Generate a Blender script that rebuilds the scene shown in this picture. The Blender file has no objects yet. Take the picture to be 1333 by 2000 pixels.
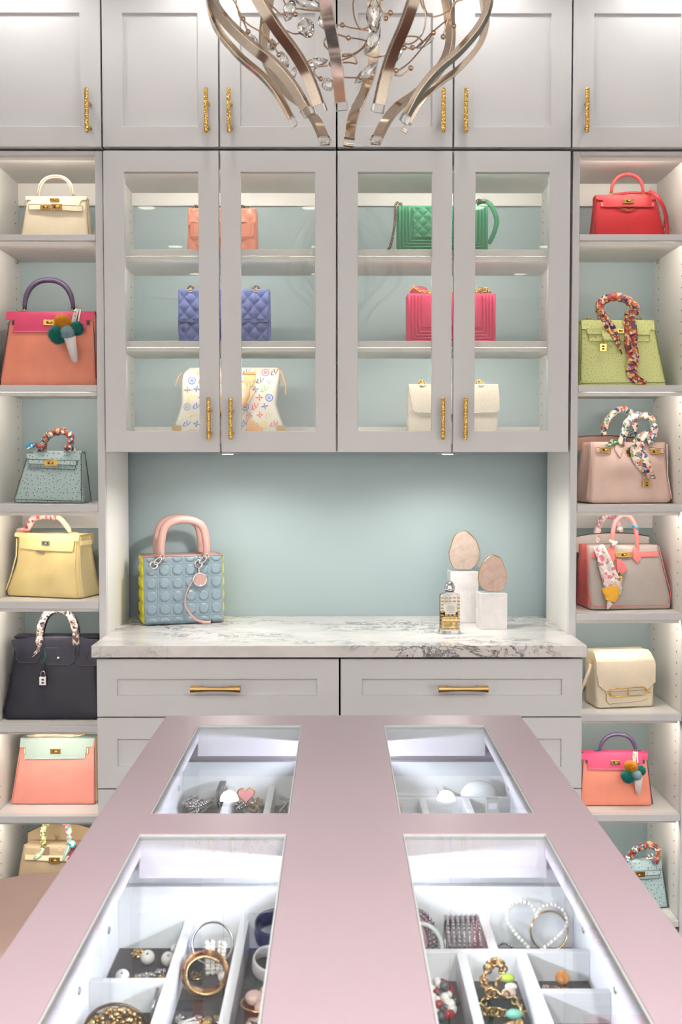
import bpy, bmesh, math, random
from mathutils import Vector, Matrix, noise
from mathutils.geometry import tessellate_polygon
# ------------------------------------------------------------------ camera, light, exposure
SC = bpy.context.scene
COL = SC.collection
CZ = 1.385                                   # eye height
F = 2100.0; TH = math.radians(2.5); PS = math.atan(6.5 / F)
cam = bpy.data.objects.new('camera', bpy.data.cameras.new('camera')); COL.objects.link(cam)
cam.data.sensor_fit = 'HORIZONTAL'; cam.data.sensor_width = 36.0; cam.data.lens = F / 1333 * 36
cam.location = (0, 0, CZ); cam.rotation_euler = (math.pi/2 - TH, 0, -PS)
cam.data.clip_start = 0.02
cam.data.dof.use_dof = True; cam.data.dof.focus_distance = 2.9; cam.data.dof.aperture_fstop = 18
SC.camera = cam
W = bpy.data.worlds.new('world'); SC.world = W; W.use_nodes = True
W.node_tree.nodes['Background'].inputs[0].default_value = (.9, .93, 1, 1)
W.node_tree.nodes['Background'].inputs[1].default_value = .4
SC.view_settings.view_transform = 'Standard'; SC.view_settings.look = 'None'
SC.view_settings.exposure = 0.08; SC.view_settings.gamma = 1.0
SC.view_settings.use_curve_mapping = False
SC.cycles.use_denoising = True
SC.cycles.max_bounces = 7; SC.cycles.diffuse_bounces = 3; SC.cycles.glossy_bounces = 3; SC.cycles.transmission_bounces = 5; SC.cycles.transparent_max_bounces = 10
SC.cycles.adaptive_threshold = .1; SC.cycles.adaptive_min_samples = 20; SC.cycles.caustics_reflective = False; SC.cycles.caustics_refractive = False; SC.cycles.sample_clamp_indirect = 6
LED_SHELF = 60.0        # shelf strips
LED_CABINET = 78.0      # strips in the glass cabinets
LED_ISLAND = 260.0
DOWN_W = (46.0, 145.0, 250.0)   # nearest row first; ceiling downlight spot watts
DOWN_E = 9.0           # downlight lens glow
WASH_W = 5.0          # downlights close to the cabinets
PUCK_W = 10.0
random.seed(7)

def ray(px, py):
    a = (px - 666.5) / F; b = (1000 - py) / F
    y = math.cos(TH) + b * math.sin(TH); z = -math.sin(TH) + b * math.cos(TH)
    return a*math.cos(PS) + y*math.sin(PS), -a*math.sin(PS) + y*math.cos(PS), z
def P(px, py, Y):
    "world X and Z of the point that stands at depth Y"
    r = ray(px, py); k = Y / r[1]; return r[0]*k, CZ + r[2]*k

# ------------------------------------------------------------------ materials
def srgb(r, g, b):
    f = lambda c: c/12.92 if c <= .04045 else ((c+.055)/1.055)**2.4
    return (f(r/255), f(g/255), f(b/255), 1)
MATS = {}
def newmat(name):
    m = bpy.data.materials.new(name); m.use_nodes = True
    return m, m.node_tree, m.node_tree.nodes['Principled BSDF']
def coords(nt, scale=None):
    tc = nt.nodes.new('ShaderNodeTexCoord')
    if scale is None: return tc.outputs['Object']
    mp = nt.nodes.new('ShaderNodeMapping'); mp.inputs['Scale'].default_value = scale
    nt.links.new(tc.outputs['Object'], mp.inputs['Vector']); return mp.outputs[0]
def bump(nt, b, height, strength=.2, dist=.001):
    n = nt.nodes.new('ShaderNodeBump'); n.inputs['Strength'].default_value = strength; n.inputs['Distance'].default_value = dist
    nt.links.new(height, n.inputs['Height']); nt.links.new(n.outputs[0], b.inputs['Normal']); return n
def ntex(nt, vec, scale, detail=3, rough=.5, dist=0):
    n = nt.nodes.new('ShaderNodeTexNoise'); nt.links.new(vec, n.inputs['Vector'])
    n.inputs['Scale'].default_value = scale; n.inputs['Detail'].default_value = detail
    n.inputs['Roughness'].default_value = rough; n.inputs['Distortion'].default_value = dist
    return n
def ramp(nt, fac, stops, const=False):
    r = nt.nodes.new('ShaderNodeValToRGB'); nt.links.new(fac, r.inputs[0])
    e = r.color_ramp.elements
    while len(e) < len(stops): e.new(.5)
    for k, (p, c) in enumerate(stops): e[k].position = p; e[k].color = c
    if const: r.color_ramp.interpolation = 'CONSTANT'
    return r.outputs[0]
def paint(name, rgb, rough=.4, grain=.03, spec=.5):
    m, nt, b = newmat(name)
    c = srgb(*rgb); v = coords(nt)
    n = ntex(nt, v, 3, 2)
    d = tuple(x*.965 for x in c[:3]) + (1,)
    nt.links.new(ramp(nt, n.outputs[0], [(.3, d), (.7, c)]), b.inputs['Base Color'])
    b.inputs['Roughness'].default_value = rough; b.inputs['Specular IOR Level'].default_value = spec
    if grain > .05: bump(nt, b, ntex(nt, v, 900, 2).outputs[0], grain, .0004)
    return m
def leather(rgb, rough=.42, grain=.25, scale=700, spec=.5):
    k = ('leather', rgb, rough, grain, scale)
    if k in MATS: return MATS[k]
    m, nt, b = newmat('leather'); c = srgb(*rgb); v = coords(nt)
    n = ntex(nt, v, 14, 3)
    d = tuple(x*.9 for x in c[:3]) + (1,)
    nt.links.new(ramp(nt, n.outputs[0], [(.3, d), (.65, c)]), b.inputs['Base Color'])
    b.inputs['Roughness'].default_value = rough; b.inputs['Specular IOR Level'].default_value = spec
    vo = nt.nodes.new('ShaderNodeTexVoronoi'); vo.inputs['Scale'].default_value = scale
    nt.links.new(v, vo.inputs['Vector']); bump(nt, b, vo.outputs['Distance'], grain, .0006)
    MATS[k] = m; return m
def ostrich(rgb, dark):
    k = ('ostrich', rgb)
    if k in MATS: return MATS[k]
    m, nt, b = newmat('ostrich_leather'); c = srgb(*rgb); sx = nt.nodes.new('ShaderNodeSeparateXYZ'); nt.links.new(coords(nt), sx.inputs[0])
    sm = nt.nodes.new('ShaderNodeMath'); nt.links.new(sx.outputs[0], sm.inputs[0]); nt.links.new(sx.outputs[1], sm.inputs[1])
    cb = nt.nodes.new('ShaderNodeCombineXYZ'); nt.links.new(sm.outputs[0], cb.inputs[0]); nt.links.new(sx.outputs[2], cb.inputs[1]); v = cb.outputs[0]
    vo = nt.nodes.new('ShaderNodeTexVoronoi'); vo.voronoi_dimensions = '2D'; vo.inputs['Scale'].default_value = 80; vo.inputs['Randomness'].default_value = .75
    nt.links.new(v, vo.inputs['Vector'])
    nt.links.new(ramp(nt, vo.outputs['Distance'], [(0, srgb(*dark)), (.085, srgb(*dark)), (.14, c), (.7, tuple(x*.93 for x in c[:3])+(1,))]), b.inputs['Base Color'])
    h = ramp(nt, vo.outputs['Distance'], [(.1, (1, 1, 1, 1)), (.38, (0, 0, 0, 1))])
    bump(nt, b, h, .5, .0015); b.inputs['Roughness'].default_value = .45
    MATS[k] = m; return m
def velvet(rgb):
    m, nt, b = newmat('velvet'); c = srgb(*rgb)
    n = ntex(nt, coords(nt), 60, 4)
    nt.links.new(ramp(nt, n.outputs[0], [(.3, tuple(x*.8 for x in c[:3])+(1,)), (.7, c)]), b.inputs['Base Color'])
    b.inputs['Roughness'].default_value = .8; b.inputs['Sheen Weight'].default_value = .6; b.inputs['Sheen Roughness'].default_value = .4
    b.inputs['Sheen Tint'].default_value = tuple(min(1, x*2.2) for x in c[:3])+(1,)
    return m
def metal(name, rgb, rough=.18, grain=0, gscale=300):
    k = ('metal', name)
    if k in MATS: return MATS[k]
    m, nt, b = newmat(name); b.inputs['Base Color'].default_value = srgb(*rgb); b.inputs['Metallic'].default_value = 1
    b.inputs['Roughness'].default_value = rough
    v = coords(nt); n = ntex(nt, v, gscale, 3)
    nt.links.new(ramp(nt, n.outputs[0], [(.3, tuple(x*.85 for x in srgb(*rgb)[:3])+(1,)), (.7, srgb(*rgb))]), b.inputs['Base Color'])
    if grain:
        vo = nt.nodes.new('ShaderNodeTexVoronoi'); vo.inputs['Scale'].default_value = gscale
        nt.links.new(v, vo.inputs['Vector']); bump(nt, b, vo.outputs['Distance'], grain, .002)
    MATS[k] = m; return m
def scarf(cols, scale=70, seed=0):
    scale *= 1.45
    k = ('scarf', tuple(cols), scale)
    if k in MATS: return MATS[k]
    m, nt, b = newmat('printed_silk'); v = coords(nt)
    n = ntex(nt, v, 45, 2)
    mx = nt.nodes.new('ShaderNodeVectorMath'); mx.operation = 'SCALE'; mx.inputs['Scale'].default_value = .022
    nt.links.new(n.outputs['Color'], mx.inputs[0])
    ad = nt.nodes.new('ShaderNodeVectorMath'); nt.links.new(v, ad.inputs[0]); nt.links.new(mx.outputs[0], ad.inputs[1])
    vo = nt.nodes.new('ShaderNodeTexVoronoi'); vo.inputs['Scale'].default_value = scale; nt.links.new(ad.outputs[0], vo.inputs['Vector'])
    sp = nt.nodes.new('ShaderNodeSeparateColor'); nt.links.new(vo.outputs['Color'], sp.inputs[0])
    st = [(i/len(cols), srgb(*c)) for i, c in enumerate(cols)]
    base = ramp(nt, sp.outputs[0], st, True)
    vo2 = nt.nodes.new('ShaderNodeTexVoronoi'); vo2.feature = 'DISTANCE_TO_EDGE'; vo2.inputs['Scale'].default_value = scale
    nt.links.new(ad.outputs[0], vo2.inputs['Vector'])
    mask = ramp(nt, vo2.outputs['Distance'], [(.015, (0, 0, 0, 1)), (.045, (1, 1, 1, 1))])
    mixn = nt.nodes.new('ShaderNodeMix'); mixn.data_type = 'RGBA'
    nt.links.new(mask, mixn.inputs[0]); mixn.inputs[6].default_value = srgb(*cols[seed % len(cols)]); nt.links.new(base, mixn.inputs[7])
    nt.links.new(mixn.outputs[2], b.inputs['Base Color'])
    b.inputs['Roughness'].default_value = .45; b.inputs['Sheen Weight'].default_value = .2
    MATS[k] = m; return m
def emit(name, rgb, strength):
    m, nt, b = newmat(name); b.inputs['Base Color'].default_value = (0, 0, 0, 1)
    b.inputs['Emission Color'].default_value = srgb(*rgb); b.inputs['Emission Strength'].default_value = strength
    return m
def sheet_glass(name, tint=(.97, .985, .98)):
    m = bpy.data.materials.new(name); m.use_nodes = True; nt = m.node_tree; nt.nodes.clear()
    o = nt.nodes.new('ShaderNodeOutputMaterial'); t = nt.nodes.new('ShaderNodeBsdfTransparent'); g = nt.nodes.new('ShaderNodeBsdfGlossy')
    t.inputs[0].default_value = tint + (1,); g.inputs['Roughness'].default_value = 0.0
    fr = nt.nodes.new('ShaderNodeFresnel'); ge = nt.nodes.new('ShaderNodeNewGeometry')     # same index whichever face of the thin pane is hit
    mi = nt.nodes.new('ShaderNodeMix'); nt.links.new(ge.outputs['Backfacing'], mi.inputs[0]); mi.inputs[2].default_value = 1.5; mi.inputs[3].default_value = 1/1.5
    nt.links.new(mi.outputs[0], fr.inputs[0])
    mx = nt.nodes.new('ShaderNodeMixShader')
    nt.links.new(fr.outputs[0], mx.inputs[0]); nt.links.new(t.outputs[0], mx.inputs[1]); nt.links.new(g.outputs[0], mx.inputs[2])
    nt.links.new(mx.outputs[0], o.inputs[0]); return m
def solid_glass(name, rgb=(255, 255, 255), ior=1.5, rough=0.0):
    m, nt, b = newmat(name); b.inputs['Transmission Weight'].default_value = 1; b.inputs['IOR'].default_value = ior
    b.inputs['Base Color'].default_value = srgb(*rgb); b.inputs['Roughness'].default_value = rough; return m
def marble(name, vein=(120, 118, 122), base=(236, 234, 234), scale=5.0, amount=.5):
    m, nt, b = newmat(name); v = coords(nt, (1, 1.6, 1.6))
    n1 = ntex(nt, v, scale, 6, .6, .6)
    mx = nt.nodes.new('ShaderNodeVectorMath'); mx.operation = 'SCALE'; mx.inputs['Scale'].default_value = .45
    nt.links.new(n1.outputs['Color'], mx.inputs[0])
    ad = nt.nodes.new('ShaderNodeVectorMath'); nt.links.new(v, ad.inputs[0]); nt.links.new(mx.outputs[0], ad.inputs[1])
    n2 = ntex(nt, ad.outputs[0], scale*1.3, 8, .58, .4)
    s = nt.nodes.new('ShaderNodeMath'); s.operation = 'SUBTRACT'; s.inputs[1].default_value = .5; nt.links.new(n2.outputs[0], s.inputs[0])
    a = nt.nodes.new('ShaderNodeMath'); a.operation = 'ABSOLUTE'; nt.links.new(s.outputs[0], a.inputs[0])
    n3 = ntex(nt, v, scale*.55, 2)
    veins = ramp(nt, a.outputs[0], [(0, (1, 1, 1, 1)), (.012, (.45, .45, .45, 1)), (.05, (0, 0, 0, 1))])
    msk = ramp(nt, n3.outputs[0], [(.42, (0, 0, 0, 1)), (.62, (amount*2, amount*2, amount*2, 1))])
    mu = nt.nodes.new('ShaderNodeMath'); mu.operation = 'MULTIPLY'; nt.links.new(veins, mu.inputs[0]); nt.links.new(msk, mu.inputs[1])
    cl = ramp(nt, n1.outputs[0], [(.35, tuple(x*.84 for x in srgb(*base)[:3])+(1,)), (.6, srgb(*base))])
    mixn = nt.nodes.new('ShaderNodeMix'); mixn.data_type = 'RGBA'; nt.links.new(mu.outputs[0], mixn.inputs[0])
    nt.links.new(cl, mixn.inputs[6]); mixn.inputs[7].default_value = srgb(*vein); nt.links.new(mixn.outputs[2], b.inputs['Base Color'])
    b.inputs['Roughness'].default_value = .18; return m
def wood(name, c1, c2):
    m, nt, b = newmat(name); v = coords(nt, (14, 1.2, 14)); n = ntex(nt, v, 3, 5, .6, .5)
    nt.links.new(ramp(nt, n.outputs[0], [(.3, srgb(*c1)), (.7, srgb(*c2))]), b.inputs['Base Color']); b.inputs['Roughness'].default_value = .35
    return m

GREY = paint('grey_satin_paint', (225, 226, 228), .38)
WHITE = paint('white_melamine', (249, 247, 243), .4)
TEAL = paint('pale_teal_paint', (168, 187, 191), .5)
PINK = paint('dusty_pink_lacquer', (176, 156, 164), .34)
WALLP = paint('white_wall_paint', (238, 236, 232), .7)
TRAYW = paint('tray_white', (240, 241, 244), .4)
LILAC = paint('lilac_white', (232, 224, 234), .35)
VELVETD = paint('charcoal_velvet_liner', (62, 60, 64), .9, .1)
SHADOW = paint('dark_base_paint', (40, 38, 38), .8)  # near-black paint for toe kicks, island plinth and ottoman legs
GOLD = metal('polished_gold', (232, 190, 110), .16)
BRASS = metal('hammered_brass', (242, 198, 112), .24, .7, 260)
BRUSH = metal('brushed_brass', (206, 166, 110), .3)
CHAMP = metal('champagne_chrome', (232, 218, 202), .1)
WIREM = metal('champagne_wire', (206, 178, 150), .15)
SILVER = metal('polished_silver', (225, 225, 228), .12)
GUN = metal('aged_bronze', (120, 100, 84), .3)
STEEL = metal('satin_steel_trim', (176, 178, 178), .35)
DARKM = paint('dark_slot', (60, 46, 30), .5)
GLASS = sheet_glass('clear_sheet_glass')
CRYSTAL = solid_glass('cut_crystal', (255, 255, 255), 1.55)
LEDW = emit('warm_led', (255, 244, 230), LED_SHELF)
LEDC = emit('cabinet_led', (255, 246, 236), LED_CABINET)
LEDI = emit('cool_led', (232, 238, 255), LED_ISLAND)
LENS = emit('downlight_lens', (255, 246, 232), DOWN_E); LENS.cycles.emission_sampling = 'NONE'
PEARL = paint('pearl', (240, 236, 230), .15, 0)
FLOORW = wood('dark_floor_wood', (66, 44, 38), (92, 64, 54))

# ------------------------------------------------------------------ geometry helpers
def cr(pts, n=8, closed=False):
    "Catmull-Rom through points"
    pts = [Vector(p) for p in pts]; m = len(pts); out = []
    rng = range(m if closed else m-1)
    for i in rng:
        g = (lambda k: pts[k % m]) if closed else (lambda k: pts[max(0, min(m-1, k))])
        a, b, c, d = g(i-1), g(i), g(i+1), g(i+2)
        for s in range(n):
            t = s/n
            out.append(.5*((2*b) + (c-a)*t + (2*a-5*b+4*c-d)*t*t + (3*b-a-3*c+d)*t**3))
    if not closed: out.append(pts[-1])
    return out
def lerp(tab, t):
    for (a, va), (b, vb) in zip(tab, tab[1:]):
        if t <= b: return va + (vb-va)*max(0, (t-a))/(b-a)
    return tab[-1][1]
class G:
    def __init__(s): s.v = []; s.f = []; s.flat = set()
    def add(s, vs, fs, flat=False):
        o = len(s.v); s.v += [tuple(p) for p in vs]
        for f in fs:
            if flat: s.flat.add(len(s.f))
            s.f.append(tuple(i+o for i in f))
        return s
    def box(s, x0, x1, y0, y1, z0, z1):
        return s.add([(x, y, z) for x in (x0, x1) for y in (y0, y1) for z in (z0, z1)],
                     [(0, 1, 3, 2), (4, 6, 7, 5), (0, 4, 5, 1), (2, 3, 7, 6), (0, 2, 6, 4), (1, 5, 7, 3)], True)
    def obox(s, c, R, sx, sy, sz):
        vs = [Vector(c) + R @ Vector((x*sx/2, y*sy/2, z*sz/2)) for x in (-1, 1) for y in (-1, 1) for z in (-1, 1)]
        return s.add(vs, [(0, 1, 3, 2), (4, 6, 7, 5), (0, 4, 5, 1), (2, 3, 7, 6), (0, 2, 6, 4), (1, 5, 7, 3)], True)
    def tube(s, path, r, n=10, closed=False, sx=1.0, sy=1.0, up=None, flat=False, twist=0):
        path = [Vector(p) for p in path]; m = len(path)
        rad = (lambda i: r(i/(m-1))) if callable(r) else (lambda i: r)
        tang = []
        for i in range(m):
            a = path[(i-1) % m] if closed else path[max(0, i-1)]; b = path[(i+1) % m] if closed else path[min(m-1, i+1)]
            t = b-a; tang.append(t.normalized() if t.length > 1e-9 else Vector((0, 0, 1)))
        u = Vector(up) if up else (Vector((0, 1, 0)) if abs(tang[0].y) < .9 else Vector((1, 0, 0)))
        vs = []
        for i in range(m):
            t = tang[i]
            if up: u = Vector(up)
            u = (u - t*u.dot(t)); u = u.normalized() if u.length > 1e-9 else t.orthogonal().normalized()
            w = t.cross(u)
            for k in range(n):
                a = 2*math.pi*(k+.5)/n + twist
                vs.append(path[i] + (u*math.cos(a)*sx + w*math.sin(a)*sy)*rad(i))
        fs = []
        for i in range(m if closed else m-1):
            j = (i+1) % m
            for k in range(n): fs.append((i*n+k, i*n+(k+1) % n, j*n+(k+1) % n, j*n+k))
        if not closed:
            fs.append(tuple(range(n-1, -1, -1))); fs.append(tuple((m-1)*n+k for k in range(n)))
        return s.add(vs, fs, flat)
    def lathe(s, prof, c=(0, 0, 0), n=24, axis=None, flat=False):
        R = axis or Matrix.Identity(3); vs = []; fs = []
        for (r, z) in prof:
            for k in range(n):
                a = 2*math.pi*k/n; vs.append(Vector(c) + R @ Vector((r*math.cos(a), r*math.sin(a), z)))
        for i in range(len(prof)-1):
            for k in range(n): fs.append((i*n+k, i*n+(k+1) % n, (i+1)*n+(k+1) % n, (i+1)*n+k))
        fs.append(tuple(range(n-1, -1, -1))); fs.append(tuple((len(prof)-1)*n+k for k in range(n)))
        return s.add(vs, fs, flat)
    def ball(s, c, r, n=10, m=7, sc=(1, 1, 1), R=None, flat=False):
        R = R or Matrix.Identity(3); vs = []; fs = []
        for i in range(m+1):
            th = math.pi*i/m
            for k in range(n):
                a = 2*math.pi*k/n
                vs.append(Vector(c) + R @ Vector((r*sc[0]*math.sin(th)*math.cos(a), r*sc[1]*math.sin(th)*math.sin(a), r*sc[2]*math.cos(th))))
        for i in range(m):
            for k in range(n): fs.append((i*n+k, (i+1)*n+k, (i+1)*n+(k+1) % n, i*n+(k+1) % n))
        return s.add(vs, fs, flat)
    def torus(s, c, R0, r, n=24, k=8, R=None, sc=(1, 1)):
        R = R or Matrix.Identity(3)
        return s.tube([Vector(c) + R @ Vector((R0*sc[0]*math.cos(2*math.pi*i/n), R0*sc[1]*math.sin(2*math.pi*i/n), 0)) for i in range(n)], r, k, True)
    def prism(s, pts, y0, y1):
        n = len(pts)
        vs = [(x, y0, z) for x, z in pts] + [(x, y1, z) for x, z in pts]
        fs = [tuple(range(n)), tuple(range(2*n-1, n-1, -1))] + [(i, i+n, (i+1) % n+n, (i+1) % n) for i in range(n)]
        return s.add(vs, fs, True)
    def ribbon(s, pts, widths, thick=.0012, nrm=(0, -1, 0), cross=5, sag=0.0):
        "cloth strip along pts"
        pts = [Vector(p) for p in pts]; m = len(pts); N0 = Vector(nrm); vs = []; fs = []
        wt = widths if callable(widths) else (lambda t: lerp(widths, t))
        for lay in (0, 1):
            for i, p in enumerate(pts):
                t = (pts[min(m-1, i+1)] - pts[max(0, i-1)]).normalized(); sd = t.cross(N0)
                sd = sd.normalized() if sd.length > 1e-6 else Vector((1, 0, 0))
                w = wt(i/(m-1))/2
                for k in range(cross):
                    q = 2*k/(cross-1)-1
                    vs.append(p + sd*w*q + N0*(lay*thick + sag*math.cos(q*4.5+i*.25)))
        o = m*cross
        for i in range(m-1):
            for k in range(cross-1):
                a, b, c, d = i*cross+k, i*cross+k+1, (i+1)*cross+k+1, (i+1)*cross+k
                fs.append((a, b, c, d)); fs.append((o+d, o+c, o+b, o+a))
            fs.append((i*cross, (i+1)*cross, o+(i+1)*cross, o+i*cross))
            k = cross-1; fs.append((i*cross+k, o+i*cross+k, o+(i+1)*cross+k, (i+1)*cross+k))
        for k in range(cross-1):
            fs.append((k, o+k, o+k+1, k+1)); e = (m-1)*cross; fs.append((e+k, e+k+1, o+e+k+1, o+e+k))
        return s.add(vs, fs)
    def grid(s, fn, nu, nv, thick=None):
        "fn(u,v)->point"
        vs = [fn(i/nu, j/nv) for j in range(nv+1) for i in range(nu+1)]
        fs = [(j*(nu+1)+i, j*(nu+1)+i+1, (j+1)*(nu+1)+i+1, (j+1)*(nu+1)+i) for j in range(nv) for i in range(nu)]
        return s.add(vs, fs)
    def build(s, name, mat, parent=None, bevel=0, smooth=True, kind=None, label=None, solid=0, seg=2):
        me = bpy.data.meshes.new(name); me.from_pydata(s.v, [], s.f); me.update()
        bm = bmesh.new(); bm.from_mesh(me); bmesh.ops.recalc_face_normals(bm, faces=bm.faces); bm.to_mesh(me); bm.free()
        if smooth:
            me.polygons.foreach_set('use_smooth', [i not in s.flat for i in range(len(me.polygons))])
        o = bpy.data.objects.new(name, me); COL.objects.link(o); me.materials.append(mat)
        if parent: o.parent = parent
        if kind: o['kind'] = kind
        if label: o['label'] = label
        if solid:
            md = o.modifiers.new('solid', 'SOLIDIFY'); md.thickness = solid; md.offset = 0
        if bevel:
            md = o.modifiers.new('edge', 'BEVEL'); md.width = bevel; md.segments = seg; md.limit_method = 'ANGLE'; md.angle_limit = .6
            if smooth: me.polygons.foreach_set('use_smooth', [True]*len(me.polygons)); md.harden_normals = True
        return o
def tag(o, label, cat, group=None):
    o['label'] = label; o['category'] = cat
    if group: o['group'] = group
    return o
def thing(name, label, cat, loc=(0, 0, 0), rz=0, group=None):
    o = bpy.data.objects.new(name, None); COL.objects.link(o); o.location = loc; o.rotation_euler = (0, 0, rz); o.empty_display_size = .05
    return tag(o, label, cat, group)
def struct(o): o['kind'] = 'structure'; return o
def bx(name, mat, parent, x0, x1, y0, y1, z0, z1, bevel=0, **k): return G().box(x0, x1, y0, y1, z0, z1).build(name, mat, parent, bevel, **k)
def Rx(a): return Matrix.Rotation(a, 3, 'X')
def Ry(a): return Matrix.Rotation(a, 3, 'Y')
def Rz(a): return Matrix.Rotation(a, 3, 'Z')
def share(o, parent, loc):
    c = o.copy(); COL.objects.link(c); c.parent = parent; c.location = loc; return c
# ------------------------------------------------------------------ the room
YD = 2.95      # door fronts
YT = 2.97      # fronts of the shelf towers
YB = 3.29      # backs of towers and cabinets
YW = 3.345     # wall in the niche
ZCEIL = 2.80
RX = 1.85; RY0 = -3.3
Zr = lambda py, Y=YT: P(660, py, Y)[1]
struct(bx('floor', FLOORW, None, -RX, RX, RY0, YW+.1, -.05, 0))
struct(bx('ceiling', WALLP, None, -RX, RX, RY0, YW+.1, ZCEIL, ZCEIL+.05))
struct(bx('wall_back', TEAL, None, -RX, RX, YW, YW+.1, 0, ZCEIL))
struct(bx('wall_left', WALLP, None, -RX-.1, -RX, RY0, YW+.1, 0, ZCEIL))
struct(bx('wall_right', WALLP, None, RX, RX+.1, RY0, YW+.1, 0, ZCEIL))
struct(bx('wall_front', WALLP, None, -RX, RX, RY0-.1, RY0, 0, ZCEIL))
struct(bx('trim_1', GREY, None, -.985, .985, 2.94, YW, 2.665, ZCEIL, .004))   # filler between cabinets and ceiling

def pull_vertical(parent, x, y, z0, z1):
    "hammered brass bar pull"
    g = G(); n = 40; h = z1-z0
    def rr(t): return .0056*(1 + .045*math.sin(t*n*1.9) + .05*math.sin(t*n*4.7+1)) * (1 if .01 < t < .99 else .7)
    g.tube([(x, y, z0+h*i/n) for i in range(n+1)], rr, 12, twist=.3)
    o = g.build('handle', BRASS, parent, label='hammered brass bar pull')
    for k in (.16, .70):
        p = G().tube([(x+.003, y+.001, z0+h*k), (x+.003, y+.028, z0+h*k)], lambda t: .0035+.002*t*t, 10); p.build('post', BRASS, o)
    return o
def shaker(parent, name, x0, x1, z0, z1, y, rail, th=.02, rec=.007, glass=False, open_=None, yrec=None):
    "door or drawer front with recessed panel or pane"
    ix0, ix1, iz0, iz1 = open_ or (x0+rail, x1-rail, z0+rail, z1-rail)
    g = G(); e = .0
    vs = []; fs = []
    O = [(x0, z0), (x1, z0), (x1, z1), (x0, z1)]; I = [(ix0, iz0), (ix1, iz0), (ix1, iz1), (ix0, iz1)]
    for yy in (y, y+th):
        for q in O+I: vs.append((q[0], yy, q[1]))
    for k in range(4):
        j = (k+1) % 4
        fs += [(k, j, 4+j, 4+k), (8+k, 12+k, 12+j, 8+j), (k, 8+k, 8+j, j), (4+k, 4+j, 12+j, 12+k)]
    g.add(vs, fs, True)
    o = g.build(name, GREY, parent, .0018)
    if glass:
        bx('glass_pane', GLASS, o, ix0-.006, ix1+.006, y+.012, y+.0122, iz0-.006, iz1+.006)
    else:
        bx('panel', GREY, o, ix0-.001, ix1+.001, y+rec, y+th-.002, iz0-.001, iz1+.001)
    return o

def led(t, mat, xa, xb, y, z):
    "round LED diffuser under a shelf with an opaque lip in front of it"
    g = G().tube([(xa+.022, y+.0046, z-.0052), (xb-.022, y+.0046, z-.0052)], .0031, 6)
    o = g.build('led_strip', mat, t); bx('led_lip', WHITE, o, xa, xb, y, y+.001, z-.0106, z-.0002); return o
# upper cabinets: outer unit, pair, pair, outer unit
xg = [-.985, -.638, -.3205, -.0025, .3135, .6345, .985]     # gaps between the doors
zt0, zt1 = P(660, 288, YD)[1], 2.662
tops = [('grey overhead cabinet with one shaker door above the shelves with the cream bag', 0, 1),
        ('grey overhead cabinet with two shaker doors above the blue and salmon bags', 1, 3),
        ('grey overhead cabinet with two shaker doors above the green and pink bags', 3, 5),
        ('grey overhead cabinet with one shaker door above the shelves with the red bag', 5, 6)]
hx = {0: 169, 1: 402.5, 2: 447, 3: 867, 4: 911, 5: 1148}
for lab, a, b in tops:
    t = thing('overhead_cabinet', lab, 'cabinet', group='upper cabinets')
    bx('carcass', SHADOW if False else GREY, t, xg[a]+.002, xg[b]-.002, YD+.022, YB, zt0+.004, zt1)
    for k in range(a, b):
        x0, x1 = xg[k]+.0022, xg[k+1]-.0022
        iz0, iz1 = P(660, 246.5, YD)[1], P(660, 26, YD)[1]
        d = shaker(t, 'door', x0, x1, zt0+.0015, zt1, YD, .058, open_=(x0+.0555, x1-.0555, iz0, iz1))
        px = hx[k]; X, _ = P(px, 215, YD-.028)
        pull_vertical(d, X, YD-.028, P(px, 258.5, YD-.028)[1], P(px, 171.5, YD-.028)[1])

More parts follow.
